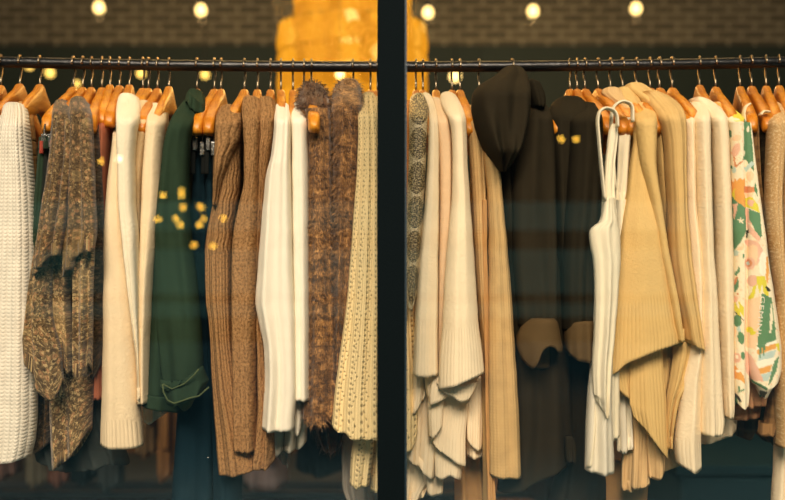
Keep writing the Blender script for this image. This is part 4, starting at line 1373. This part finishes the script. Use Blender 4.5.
piece(g, 'body', [(200, 613.5, 627), (230, 612, 627), (280, 611, 622), (330, 608, 618), (385, 604, 618.5), (434, 604, 618.5)], M_tank, d=2.0, dep=0.05, hem=[(604, 436), (612, 439), (618.5, 434)], hl=10, fold=(0.005, 1.6), seed=104)
piece(g, 'peplum', [(330, 612, 632), (400, 614, 632), (448, 616, 633)], M_tanksheer, d=2.035, dep=0.02, hem=[(614, 448), (622, 453), (633, 447)], hl=10, fold=(0.006, 2), seed=105)

# --- caramel knits
g = garment('fold', 'folded_knit', 'light tan knit folded over its hanger neck above the white tanks', 'sweater', 610.5, 200)
piece(g, 'neck_roll', [(88, 607, 613), (89.5, 602.5, 618), (93, 601.5, 622.5), (98, 606, 626), (105, 616, 629), (114, 622, 632), (140, 624, 633), (200, 622, 630)], M_sand, d=2.06, ys=118, dt=2.16, dep=0.06, seed=106)
g = garment('caramel1', 'caramel_sweater', 'wide caramel sweater with broad ribbed hem hanging in a point', 'sweater', 622.5, 490)
piece(g, 'neck_roll', [(88, 618, 625), (90, 616, 631), (95, 617, 636), (103, 622, 640), (116, 628, 646)], M_caramel, d=2.11, ys=104, dt=2.17, dep=0.06, seed=107)
piece(g, 'body', [(103, 628, 640), (106, 629, 645), (112, 632, 650), (122, 633.5, 653), (140, 633.5, 652), (160, 631, 651), (190, 627, 654), (220, 621.5, 660), (250, 617, 666), (280, 612.5, 671), (320, 608.5, 679), (340, 607.5, 682.5), (360, 606.5, 683.5)], M_caramel, d=1.985, ys=124, dep=0.09,
      hem=[(606.5, 374), (612, 371), (622, 362), (632, 357), (645, 351), (658, 347), (672, 343), (683.5, 341)], hl=40, fold=(0.004, 1.3), seed=108,
      split=('ribbed_hem', M_caramel_rib, [(590, 318), (609.5, 312), (625, 306), (640, 299), (660, 292), (676, 288), (700, 282)]))
piece(g, 'sleeve', [(104, 634, 646), (106, 632, 651), (112, 633, 655), (122, 635, 656.5), (140, 637, 656), (160, 639.5, 655.5), (185, 645, 658), (206, 649, 661), (250, 656.5, 668), (300, 667, 677.5), (341, 675, 684)], M_caramel, d=1.965, ys=124, dep=0.06, fold=(0.003, 1.2), seed=109)
for k, (rows, d, hem, m) in enumerate((
        ([(352, 608, 642), (366, 607.5, 642), (384, 612, 642)], 2.005, [(607, 376), (613, 386), (621, 393), (629, 399), (642, 404)], M_caramel_rib),
        ([(345, 630, 662), (380, 630, 664), (410, 630, 667), (430, 634, 668)], 1.99, [(628, 410), (634, 418), (642, 427), (652, 440), (661, 451), (668.5, 459)], M_caramel_rib),
        ([(340, 650, 676), (370, 652, 674), (396, 656, 670)], 2.03, [(650, 384), (660, 400), (668, 396), (676, 376)], M_caramel_rib),
        ([(400, 622, 640), (440, 622, 636), (484, 621, 633)], 2.06, [(620, 488), (626, 491), (633, 490)], M_sand),
        ([(410, 630, 652), (440, 632, 651), (484, 630, 650)], 2.045, [(630, 487), (640, 489), (651, 483)], M_sand),
        ([(420, 646, 666), (450, 647, 665), (476, 649, 664)], 2.03, [(648, 477), (655, 479), (664, 472)], M_sand),
        ([(430, 650, 692), (450, 655, 690), (462, 660, 690)], 2.09, [(652, 476), (664, 470), (678, 464), (692, 459)], M_sand),
        ([(460, 604, 650), (490, 602, 648), (515, 600, 646)], 2.13, None, M_tanplain))):
    piece(g, 'draped_fold', rows, m, d=d, dep=0.026, hem=hem, hl=34, fold=(0.006, 0.85), seed=110 + k)
body(g, 622.5, SL[622.5], 350, M_caramel, th=0.022, seed=118)
g = garment('caramel3', 'caramel_sweater', 'caramel knit showing as a narrow strip between the two large caramel sweaters', 'sweater', 636.5, 300)
piece(g, 'sleeve', [(110, 652, 658), (112, 650, 662), (118, 651, 664.5), (135, 653, 666), (170, 656, 667), (210, 660, 669), (260, 664, 673)], M_caramel, d=2.03, ys=126, dep=0.06, seed=119)
g = garment('caramel2', 'caramel_cardigan', 'caramel ribbed cardigan whose front swings out over the cream sweaters', 'cardigan', 650, 450)
piece(g, 'neck_roll', [(84, 628, 637), (85.5, 625, 642), (89, 625.5, 648), (94, 632, 655), (100, 640, 662), (114, 648, 672)], M_caramel, d=2.1, ys=104, dt=2.17, dep=0.07, seed=120)
piece(g, 'sleeve', [(93, 640, 655), (95, 641, 661), (100, 645, 671), (106, 650, 678), (113, 656, 682), (122, 660, 684), (140, 663.5, 684.5), (165, 665.5, 684), (200, 667.5, 684.5), (250, 669, 688.5), (290, 674, 693.5), (320, 680, 697.5), (350, 685, 701.5)],
      M_caramel2, d=1.985, ys=122, dep=0.085, hem=[(684, 341), (692, 346), (701.5, 350)], hl=12, fold=(0.005, 1.6), seed=121)
piece(g, 'draped_front', [(330, 674, 699), (350, 673, 701), (375, 670, 692), (400, 666, 679), (425, 664.5, 674), (448, 665, 672)], M_caramel_rib, d=2.0, dep=0.04, fold=(0.008, 1.5), seed=122)
body(g, 650, SL[650], 340, M_caramel2, th=0.028, seed=123)

# --- cream sweaters
for key, lab, hx, rows, cuffrows, hem, seam, d in (
        ('cr1', 'long cream sweater, longest of three beside the floral shirt', 659.5,
         [(112, 683, 688), (114, 682, 691), (120, 683, 693.3), (140, 684, 694), (200, 685, 695), (250, 687, 700), (300, 689, 702), (345, 688, 702), (380, 681, 700), (410, 678, 699.5), (441, 674.5, 699.5)],
         [(439, 674.6, 699.6), (450, 675, 699.6), (464, 677, 700)], [(677, 463), (684, 467), (691, 470), (700, 466.5)], None, 2.0),
        ('cr2', 'cream sweater in the middle of three beside the floral shirt', 672,
         [(103, 688, 696), (104.5, 688, 701), (109, 690, 706.5), (116, 692.5, 708.5), (140, 694.5, 708.5), (200, 696.5, 710), (250, 698.5, 711.8), (300, 699.7, 715.5), (360, 699.3, 718.5), (410, 699, 721.5)],
         [(408, 699, 721.5), (420, 699, 722.6), (432, 699.2, 721)], [(699, 433), (710, 434), (717, 433.5), (722.5, 427)], None, 1.99),
        ('cr3', 'cream sweater touching the floral shirt, shortest of three', 699.5,
         [(99, 690, 700), (100.5, 690, 706), (104, 694, 713), (110, 702, 720), (117, 708, 724), (130, 711.5, 726.5), (160, 713, 727.8), (200, 714.8, 729.5), (250, 716, 731.3), (300, 717, 732), (350, 719, 732), (395, 720.5, 732)],
         [(393, 720.5, 732), (405, 721, 732), (416, 722, 731.5)], [(722, 416), (727, 417), (731.5, 416)], None, 2.005)):
    g = garment(key, 'cream_sweater', lab, 'sweater', hx, cuffrows[-1][0])
    piece(g, 'sleeve', rows[:-1] + cuffrows, M_palec, d=d, ys=122, dep=0.07, hem=hem, hl=10, fold=(0.0028, 1.3), seed=124 + hx,
          split=('ribbed_cuff', M_palerib, [(600, cuffrows[0][0] + 2), (800, cuffrows[0][0] + 2)]))
    body(g, hx, SL[hx], 395, M_palec, th=0.017, seed=125 + hx)
piece(G['cr2'], 'back_hem', [(400, 690, 736), (420, 695, 737), (436, 700, 736)], M_palec, d=2.1, dep=0.04, hem=[(695, 446), (710, 441), (722, 437), (737, 430)], hl=16, fold=(0.004, 2), seed=130)

# --- floral printed shirt
FL = dict(c=C(238, 224, 188), g=C(98, 138, 98), p=C(230, 182, 152), y=C(220, 206, 66), o=C(226, 162, 84), b=C(186, 204, 190), h=C(242, 204, 160), k=C(58, 56, 40), w=C(244, 236, 208), s=C(210, 138, 90))
SHAPES = [
    # column next to the placket
    ('p', 'o', [(706, 100), (730, 104), (748, 122), (742, 124), (728, 112), (706, 106)]), ('e', 'y', 739, 117, 6, 5, 0), ('e', 'y', 733, 111, 5, 3, 0), ('e', 'c', 735, 119, 5, 1.2, 10), ('e', 'c', 741, 122.5, 4, 1, 10),
    ('e', 'g', 729.5, 134, 2.4, 4, 0), ('e', 'p', 736, 150, 4, 7, 20), ('e', 'h', 737, 138, 5, 3, -20), ('e', 'b', 734, 170, 2, 3, 0), ('e', 'g', 731, 167, 2, 1.6, 0), ('p', 's', [(733, 157), (735, 157), (736, 165), (743, 160), (743, 162), (735, 168)]),
    ('p', 'o', [(729, 182), (731, 179), (733, 183), (735, 178), (737, 181), (740, 177), (742, 180), (745, 178), (746, 208), (742, 206), (735, 200), (729, 188)]), ('p', 'y', [(729, 187), (732, 193), (735, 188), (735, 200), (730, 194)]),
    ('p', 'g', [(729, 192), (736, 201), (746, 208), (746, 232), (742, 240), (738, 246), (733, 252), (731, 240)]), ('p', 'p', [(733, 204), (738, 203), (736, 215), (733.5, 220)]), ('star', 'c', 741, 220.5, 3.4),
    ('e', 'h', 741, 248, 4, 2, -30), ('e', 'b', 736, 253, 2.5, 3, 0), ('e', 'g', 743.5, 256, 1.2, 2.5, 0), ('p', 'g', [(734, 274), (737, 270), (739, 266), (740, 272), (736, 276)]), ('p', 'g', [(733, 286), (738, 278), (739, 286), (735, 293)]), ('e', 's', 735.5, 281, 1.2, 5, 20), ('e', 's', 738, 294, 1, 1, 0),
    ('p', 'y', [(730.5, 292), (735, 302), (744, 318), (744, 308), (738, 300), (741, 318), (736, 312), (731, 306)]), ('e', 'p', 735, 299, 3.2, 3.2, 0), ('p', 'k', [(730, 307), (744, 320), (744, 321), (730, 308.5)]), ('e', 'g', 737.5, 321, 4, 6.2, -10), ('e', 'g', 741, 338, 3.3, 6.5, -10), ('e', 'b', 739, 329, 2, 3, 0), ('e', 'h', 733, 332, 3, 6, 0),
    ('e', 'p', 737, 358, 4, 5, 0), ('e', 'w', 737, 357, 1.6, 2, 0), ('e', 'g', 743, 356, 2, 4, 0), ('p', 'o', [(730, 364), (736, 366), (744, 376), (745, 384), (741, 380), (733, 378)]), ('e', 'w', 738, 371, 2, 1.4, 0), ('p', 'g', [(738, 386), (740, 386), (740, 391), (744, 388), (744.5, 390), (738, 393)]),
    ('p', 'k', [(733, 390), (739, 397), (742, 401), (740, 402), (733, 395)]), ('e', 'g', 735, 400, 2.4, 4, -30),
    # sleeve
    ('p', 'g', [(744, 119), (750, 121), (753, 150), (754, 172), (750, 166), (746, 160), (743, 160), (744, 140)]), ('e', 'c', 748, 129, 1.4, 3, 0), ('e', 'c', 743.6, 153, 1.4, 3, 0), ('p', 'b', [(744, 168), (752, 161), (755, 164), (750, 168), (746, 172)]), ('e', 'h', 750, 176, 4, 5, 0), ('p', 'g', [(755, 182), (757.5, 190), (758, 197), (754, 190)]),
    ('p', 's', [(744, 186), (754, 187), (755, 192), (744, 193)]), ('p', 'h', [(744, 193), (754, 193), (752, 198), (745, 197)]), ('p', 'y', [(745, 198), (752, 197), (758, 205), (760, 213), (752, 209), (746, 207)]), ('e', 'p', 751, 203, 4, 3.4, 30), ('e', 'y', 755, 205, 2.4, 2, 30),
    ('p', 'p', [(745, 208), (749, 209), (752, 224), (746, 222)]), ('p', 'g', [(749, 209), (760, 213), (762, 236), (759, 240), (753, 226), (749, 219)]), ('p', 'p', [(746, 222), (750, 225), (761, 238), (759, 242), (748, 232)]), ('p', 'k', [(746, 230), (749, 229), (749, 232), (747.5, 234), (747.5, 238), (746, 238)]),
    ('e', 'h', 754, 253, 8, 13, 0), ('e', 'p', 752, 244, 8, 3.6, 20), ('e', 'h', 753, 250, 6, 5, 0), ('p', 'p', [(757, 240), (763, 250), (759, 262), (756, 266), (758, 254)]), ('e', 'p', 750, 263.5, 5.4, 6, 0), ('e', 's', 749, 263, 3.3, 3.6, 0), ('e', 'b', 748, 263.5, 1.6, 1.8, 0), ('e', 'w', 763, 264, 4, 12, 0),
    ('p', 'o', [(766, 258), (768, 256), (769, 272), (768, 284), (766, 280)]), ('e', 'p', 753, 281, 6, 6, 0), ('p', 'y', [(756, 276), (765, 276), (769, 294), (768, 297), (764, 294), (762, 284), (760, 294), (757, 284)]), ('p', 'y', [(757, 284), (754, 298), (749, 301), (748, 298), (752, 292), (753, 286)]), ('e', 'k', 768, 289, 1.6, 3.4, -40),
    ('p', 'h', [(745, 300), (762, 296), (759, 330), (756, 350), (745, 346)]), ('e', 'y', 750, 330, 4, 3, 20), ('e', 'y', 753, 333, 3, 2, -20), ('e', 'h', 751, 338, 2.6, 2.6, 0),
    ('p', 'g', [(762, 293), (772, 298), (776.5, 338), (774, 346), (757, 346), (760, 322)]), ('p', 'c', [(771, 304), (772, 304), (773, 320), (771, 333), (769.5, 333), (770, 318)]), ('e', 'c', 771, 315, 1.8, 1.4, 30),
    ('p', 'w', [(757, 346), (777, 340), (776, 344), (757, 350)]), ('p', 'o', [(757, 350), (776, 343), (776, 348), (758, 355)]), ('p', 'b', [(758, 355), (776, 350), (774, 358), (758, 362)]), ('p', 'w', [(757, 361), (775, 357), (774, 363), (758, 368)]), ('p', 'o', [(758, 369), (772, 365), (770, 372), (760, 374)]), ('p', 'b', [(761, 375), (772, 371), (768, 381), (763, 381)]),
    ('p', 'g', [(757, 346), (766, 342), (764, 356), (762, 346), (760, 360), (759, 348)]), ('p', 'p', [(745, 350), (752, 356), (758, 368), (764, 382), (752, 380), (746, 372)]), ('p', 'y', [(776, 344), (779, 343), (780, 352), (777, 350)]), ('p', 'g', [(774, 362), (779, 356), (777, 370), (770, 384), (768, 386)]), ('p', 'g', [(749, 378), (768, 388), (766, 391), (750, 382)]), ('p', 'w', [(752, 382), (766, 390), (765, 393), (752, 386)]), ('p', 'k', [(760, 390), (768, 392), (764, 398), (758, 396)]), ('e', 'o', 758, 395, 1.8, 2.5, 0),
]


def inpoly(x, y, P):
    r = False
    j = len(P) - 1
    for i in range(len(P)):
        if (P[i][1] > y) != (P[j][1] > y) and x < (P[j][0] - P[i][0]) * (y - P[i][1]) / (P[j][1] - P[i][1]) + P[i][0]:
            r = not r
        j = i
    return r


def floral(px, py, t, gq):
    c = FL['c']
    if gq > 0:                                          # the side away from the street: a scatter of the same motifs
        n = mnoise.noise(Vector((px * 0.16, py * 0.09, 3.0)))
        return FL['g'] if n > 0.25 else FL['o'] if n < -0.3 else FL['p'] if n < -0.12 else c
    n = mnoise.noise(Vector((px * 0.5, py * 0.35, 7.0)))
    x = px + 0.5 * mnoise.noise(Vector((px * 0.6, py * 0.5, 1.0)))
    y = py + 0.6 * mnoise.noise(Vector((px * 0.6, py * 0.5, 5.0)))
    if n > 0.42:
        c = FL['h']
    for q in SHAPES:
        if q[0] == 'e':
            a = math.radians(q[6])
            dx, dy = x - q[2], y - q[3]
            u, v = dx * math.cos(a) + dy * math.sin(a), -dx * math.sin(a) + dy * math.cos(a)
            if (u / q[4]) ** 2 + (v / q[5]) ** 2 < 1:
                c = FL[q[1]]
        elif q[0] == 'star':
            dx, dy = px - q[2], py - q[3]
            r = math.hypot(dx, dy)
            a = math.atan2(dx, -dy)
            if r < q[4] * (0.62 + 0.38 * math.cos(5 * a)):
                c = FL[q[1]]
        elif inpoly(x, y, q[2]):
            c = FL[q[1]]
    return c


g = garment('floral', 'printed_shirt', 'shirt printed with green, pink and yellow flowers and a lettered green panel', 'shirt', 715.5, 418)
piece(g, 'front', [(103, 709, 715), (104.5, 708.5, 720), (108, 713, 728), (113, 719, 736), (119, 725, 742), (126, 728, 744), (140, 729, 745), (180, 730, 746), (220, 731, 747), (260, 732, 747), (300, 731.5, 746.5), (340, 731, 746), (370, 731, 746.5), (390, 732, 747), (402, 734, 746)],
      M_print, d=2.0, ys=124, dep=0.06, hem=[(732, 394), (735, 403), (740, 407.5), (745, 402), (747, 392)], hl=20, fold=(0.002, 1.5), seed=140, step=0.9, nf=30, paint=floral, rough=0.3)
piece(g, 'sleeve', [(116, 740, 748), (119, 740.5, 749.5), (126, 742, 750.5), (150, 743, 753), (180, 744, 756.5), (210, 744.6, 760), (240, 745, 764), (270, 745.3, 768), (300, 745.5, 773), (330, 745.5, 777.3), (350, 745.8, 779.5), (366, 747, 779.5), (380, 751, 776), (390, 756, 771), (397, 760, 767)],
      M_print, d=1.985, ys=126, dep=0.065, hem=[(746, 374), (752, 384), (758, 392), (763, 398), (770, 388), (780, 366)], hl=16, fold=(0.002, 1.3), seed=141, step=0.8, nf=44, paint=floral, rough=0.3)
piece(g, 'back_hem', [(370, 732, 770), (396, 734, 766), (406, 736, 764)], M_pinkprint, d=2.05, dep=0.05, hem=[(736, 408), (750, 406), (766, 404)], hl=10, fold=(0.005, 2), seed=142)
piece(g, 'back_hem', [(385, 728, 764), (405, 730, 760), (416, 731, 758)], M_pinkprint, d=2.09, dep=0.05, hem=[(730, 419), (745, 418), (758, 416)], hl=10, fold=(0.005, 2), seed=143)
body(g, 715.5, SL[715.5], 392, M_pinkprint, th=0.03, seed=144)
# the vertical word on the sleeve's green panel
txt = bpy.data.curves.new('lettering', 'FONT')
txt.body = 'GEMINI'
txt.size = 0.0125
txt.space_character = 1.12
txt.extrude = 0.0002
txt.align_x = 'LEFT'
to = bpy.data.objects.new('lettering', txt)
col.objects.link(to)
bpy.context.view_layer.update()
me = bpy.data.meshes.new_from_object(to.evaluated_get(bpy.context.evaluated_depsgraph_get()))
bpy.data.objects.remove(to)
xs = [v.co.x for v in me.vertices]
L0 = max(xs)
a0, a1 = Vector(W(767.2, 296.5, 1.93)), Vector(W(763.5, 335, 1.93))
dirv = (a1 - a0)
ln = dirv.length
dirv.normalize()
upv = Vector((-dirv.z, 0, dirv.x))          # letters' up points to the right in the picture
sleeve_o = [c for c in g.children if c.name.startswith('sleeve')][0]
from mathutils.bvhtree import BVHTree
off = Vector(g.location)
bv = BVHTree.FromPolygons([v.co + off for v in sleeve_o.data.vertices], [tuple(p.vertices) for p in sleeve_o.data.polygons])
for v in me.vertices:
    p = a0 + dirv * (v.co.x / L0 * ln) + upv * (v.co.y * 0.95 - 0.004)
    e = Vector((0, 0, ZC))
    hit = bv.ray_cast(Vector((p.x, 1.8, p.z)), Vector((0, 1, 0)))
    yq = hit[0].y if hit[0] else p.y
    v.co = Vector((p.x, yq - 0.0012 + v.co.z, p.z))
link_mesh('lettering', me, simple('white_ink', C(238, 232, 206), 0.8), g, smooth=False)

# --- right end: plaid trousers, tweed, last cardigan
g = garment('plaid1', 'plaid_trousers', 'brown plaid trousers hanging below the two big bare hanger tips', 'trousers', 740, 440)
band(g, 'strap', [(744.5, 122), (743.5, 114), (745.5, 107), (749.5, 104)], 2.0, 0.02, 0.005, M_palec)
piece(g, 'trouser_leg', [(118, 749.5, 757), (140, 750.5, 757.5), (180, 753.5, 760), (220, 757, 764), (260, 761, 768), (320, 768, 776), (380, 770, 778), (420, 766, 779), (432, 758, 779)], M_plaid, d=2.03, dep=0.06, hem=[(757, 435), (766, 434), (779, 437)], hl=10, seed=145)
piece(g, 'trouser_leg', [(360, 750, 776), (380, 749, 776), (398, 750, 776)], M_darkplaid, d=2.11, dep=0.06, hem=[(749, 402), (762, 400), (777, 396)], hl=10, fold=(0.006, 2), seed=146)
g = garment('plaid2', 'plaid_trousers', 'grey brown plaid trousers between bare hanger tips and tan tweed', 'trousers', 751.5, 450)
piece(g, 'trouser_leg', [(124, 758, 768), (140, 759, 767.5), (180, 760.5, 768), (220, 763.5, 769), (260, 767, 772), (330, 772, 778), (420, 774, 781)], M_darkplaid, d=2.05, dep=0.06, seed=147)
piece(g, 'trouser_leg', [(380, 734, 790), (410, 736, 790), (440, 738, 790)], M_darkplaid, d=2.17, dep=0.06, hem=[(736, 436), (745, 438), (752, 430), (770, 444), (790, 448)], hl=12, fold=(0.006, 3), seed=148)
band(g, 'strap', [(760, 115), (764, 111.5), (769, 112)], 1.995, 0.02, 0.005, M_palec)
g = garment('tweed', 'tweed_jacket', 'tan tweed jacket near the right edge, long sleeve', 'jacket', 766, 448)
piece(g, 'sleeve', [(103, 766, 773), (105, 765, 778), (110, 767, 782), (118, 768, 784), (130, 768, 784.5), (160, 767, 782), (200, 766, 780), (250, 769.5, 781.5), (300, 775, 785), (350, 776.5, 788), (400, 777, 790), (446, 776.5, 792)], M_tweed, d=1.99, ys=124, dep=0.06, fold=(0.004, 1.6), seed=149)
piece(g, 'lower_panel', [(400, 776, 800), (446, 775, 800), (520, 770.5, 805)], M_palec, d=2.05, dep=0.06, fold=(0.006, 2), seed=150, label='pale lower panel under the tweed sleeve')
g = garment('last', 'tweed_jacket', 'pale tan jacket cut off by the right edge of the photo', 'jacket', 779, 448)
piece(g, 'sleeve', [(101, 780, 788), (104, 780, 795), (112, 784, 800), (130, 783.5, 802), (200, 780.5, 804), (250, 781.5, 805), (300, 784.5, 808), (446, 791, 820)], M_tweed, d=2.01, ys=124, dep=0.07, seed=151)
neck_loop(G['sequin'], 416, M_blackcloth)
neck_loop(G['tan1'], 460, M_tanplain)
neck_loop(G['tweed'], 766, M_tweed)
# ------------------------------------------------------------------ deeper in the shop: a second rack and a table, out of focus
M_rackiron = simple('rack_iron', C(22, 26, 27), 0.5)
bz = 1.47
DB = 4.0
bm = bmesh.new()
rk = thing('garment_rack', 'black iron garment rack standing behind in the shop', 'rack', (0, DB, 0))


def bar(name, pts, r=0.014, par=rk, m=M_rackiron):
    bm = bmesh.new()
    add_tube(bm, pts, r, 10)
    return bm_obj(name, bm, m, par)


bar('top_bar', [(-1.75, DB, bz), (0, DB, bz), (1.75, DB, bz)])
for sx in (-1.75, -0.62, 1.75):
    bar('post', [(sx, DB, 0.0), (sx, DB, 0.8), (sx, DB, bz)])
bar('base_bar', [(-1.75, DB, 0.36), (0, DB, 0.36), (1.75, DB, 0.36)])
BACK = [(5, 474, 14, C(100, 78, 68), 'dusty pink top on the rear rack at the far left'), (40, 482, 11, C(92, 88, 72), 'grey green coat on the rear rack below the white cardigan'),
        (62, 481, 9.5, C(104, 74, 60), 'rust pink skirt on the rear rack under the paisley hem'), (86, 478, 12, C(18, 26, 28), 'black dress on the rear rack under the tulle hem'),
        (112, 484, 12, C(54, 60, 58), 'grey dress on the rear rack under the cream ribbed hem'), (148, 452, 9.5, C(112, 92, 64), 'brown blouse on the rear rack below the oatmeal sweater'),
        (166, 476, 7, C(138, 100, 58), 'tan scarf top on the rear rack left of the teal trousers'), (181, 470, 7, C(110, 78, 46), 'rust jumper on the rear rack beside the teal trousers'),
        (266, 484, 22, C(168, 150, 144), 'lilac grey blouse on the rear rack under the white blouses'), (320, 470, 24, C(20, 30, 34), 'black blouse on the rear rack under the fur vest'),
        (540, 494, 30, C(58, 46, 34), 'brown skirt on the rear rack under the hooded coat'), (600, 505, 28, C(112, 84, 54), 'tan skirt on the rear rack under the white tanks'),
        (700, 445, 26, C(24, 44, 48), 'dark teal shirt on the rear rack under the cream sweaters'), (752, 446, 22, C(58, 56, 44), 'olive checked shirt on the rear rack under the floral shirt')]
for i, (px, hem, hw, c, lab) in enumerate(BACK):
    x = (px - CX) * DB / F
    yt = CY - (bz - 0.0165 - ZC) * F / DB
    t = thing('blouse' if 'blouse' in lab else 'dress' if 'dress' in lab else 'skirt' if 'skirt' in lab else 'top', lab, 'clothing', (x, DB, W(0, hem, DB)[2]), 'clothes on the rear rack')
    k = fabric('rear_cloth', c, 'plain')
    piece(t, 'body', [(yt, px - 3, px + 3), (yt + 4, px - hw * 0.75, px + hw * 0.75), (yt + 40, px - hw * 0.8, px + hw * 0.8), (330, px - hw * 0.85, px + hw * 0.85), (hem, px - hw, px + hw)], k, d=DB, dep=0.16, fold=(0.015, 2), seed=200 + i, step=6, hem=[(px - hw, hem - 4), (px, hem + 3), (px + hw, hem - 2)], hl=14)
    piece(t, 'sleeve', [(yt + 8, px - hw * 0.3, px + hw * 0.5), (yt + 24, px - hw * 0.3, px + hw * 0.55), (320, px - hw * 0.2, px + hw * 0.6), (hem - 26, px - hw * 0.1, px + hw * 0.6)], k, d=DB - 0.14, dep=0.1, fold=(0.008, 1.5), seed=230 + i, step=6)

# low wooden table with crossed legs
tb = thing('display_table', 'low dark display table with crossed legs behind the racks', 'table', (W(330, 0, 5.2)[0], 5.2, 0))
M_tab = simple('table_wood', C(34, 30, 26), 0.6)
for nm, lo, hi in (('table_top', (-2.3, 4.9, 0.16), (0.35, 5.6, 0.21)),):
    bm = bmesh.new()
    add_box(bm, lo, hi, 0.008)
    bm_obj(nm, bm, M_tab, tb)
for sx in (-2.1, -1.0, 0.2):
    for a, b in ((-0.16, 0.16), (0.16, -0.16)):
        bar('leg', [(sx + a, 5.2, 0.0), (sx, 5.2, 0.08), (sx + b, 5.2, 0.165)], 0.018, tb, M_tab)

# ------------------------------------------------------------------ string lights across the street, mirrored in the panes
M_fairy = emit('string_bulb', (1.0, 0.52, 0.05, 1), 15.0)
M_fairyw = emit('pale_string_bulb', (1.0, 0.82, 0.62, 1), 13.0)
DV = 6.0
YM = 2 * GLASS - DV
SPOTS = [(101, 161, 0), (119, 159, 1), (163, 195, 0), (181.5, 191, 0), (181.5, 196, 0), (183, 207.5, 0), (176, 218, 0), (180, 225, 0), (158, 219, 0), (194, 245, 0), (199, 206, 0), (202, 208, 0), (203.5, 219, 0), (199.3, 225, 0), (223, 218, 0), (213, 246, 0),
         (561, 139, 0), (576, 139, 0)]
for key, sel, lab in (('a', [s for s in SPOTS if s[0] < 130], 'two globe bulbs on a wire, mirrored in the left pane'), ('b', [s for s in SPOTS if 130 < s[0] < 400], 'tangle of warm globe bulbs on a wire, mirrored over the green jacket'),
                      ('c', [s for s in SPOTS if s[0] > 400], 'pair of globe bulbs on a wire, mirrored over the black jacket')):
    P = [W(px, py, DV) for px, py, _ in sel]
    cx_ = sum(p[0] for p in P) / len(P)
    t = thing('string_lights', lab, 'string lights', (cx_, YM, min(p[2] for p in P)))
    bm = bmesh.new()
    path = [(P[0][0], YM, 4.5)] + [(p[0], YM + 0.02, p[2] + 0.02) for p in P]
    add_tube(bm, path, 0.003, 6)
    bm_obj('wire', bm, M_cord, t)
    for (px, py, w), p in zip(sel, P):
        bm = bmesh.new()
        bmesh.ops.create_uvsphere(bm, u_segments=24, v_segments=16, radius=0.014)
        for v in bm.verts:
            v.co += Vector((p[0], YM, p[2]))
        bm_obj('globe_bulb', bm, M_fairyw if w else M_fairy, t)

# low covered counter deeper in the shop, below the floral shirt
ct = thing('counter', 'dark teal covered counter standing back in the shop under the floral shirt', 'counter', (W(720, 0, 3.6)[0], 3.6, 0))
M_cover = fabric('dark_teal_cover', C(28, 50, 54), 'denim')
bm = bmesh.new()
x0, x1 = W(672, 0, 3.4)[0], W(830, 0, 3.4)[0]
add_box(bm, (x0, 3.3, 0.0), (x1, 3.85, 0.60), 0.02)
bm_obj('body', bm, M_cover, ct, smooth=False)
bm = bmesh.new()
add_box(bm, (x0 - 0.02, 3.28, 0.60), (x1 + 0.02, 3.87, 0.635), 0.008)
bm_obj('top', bm, M_cover, ct, smooth=False)
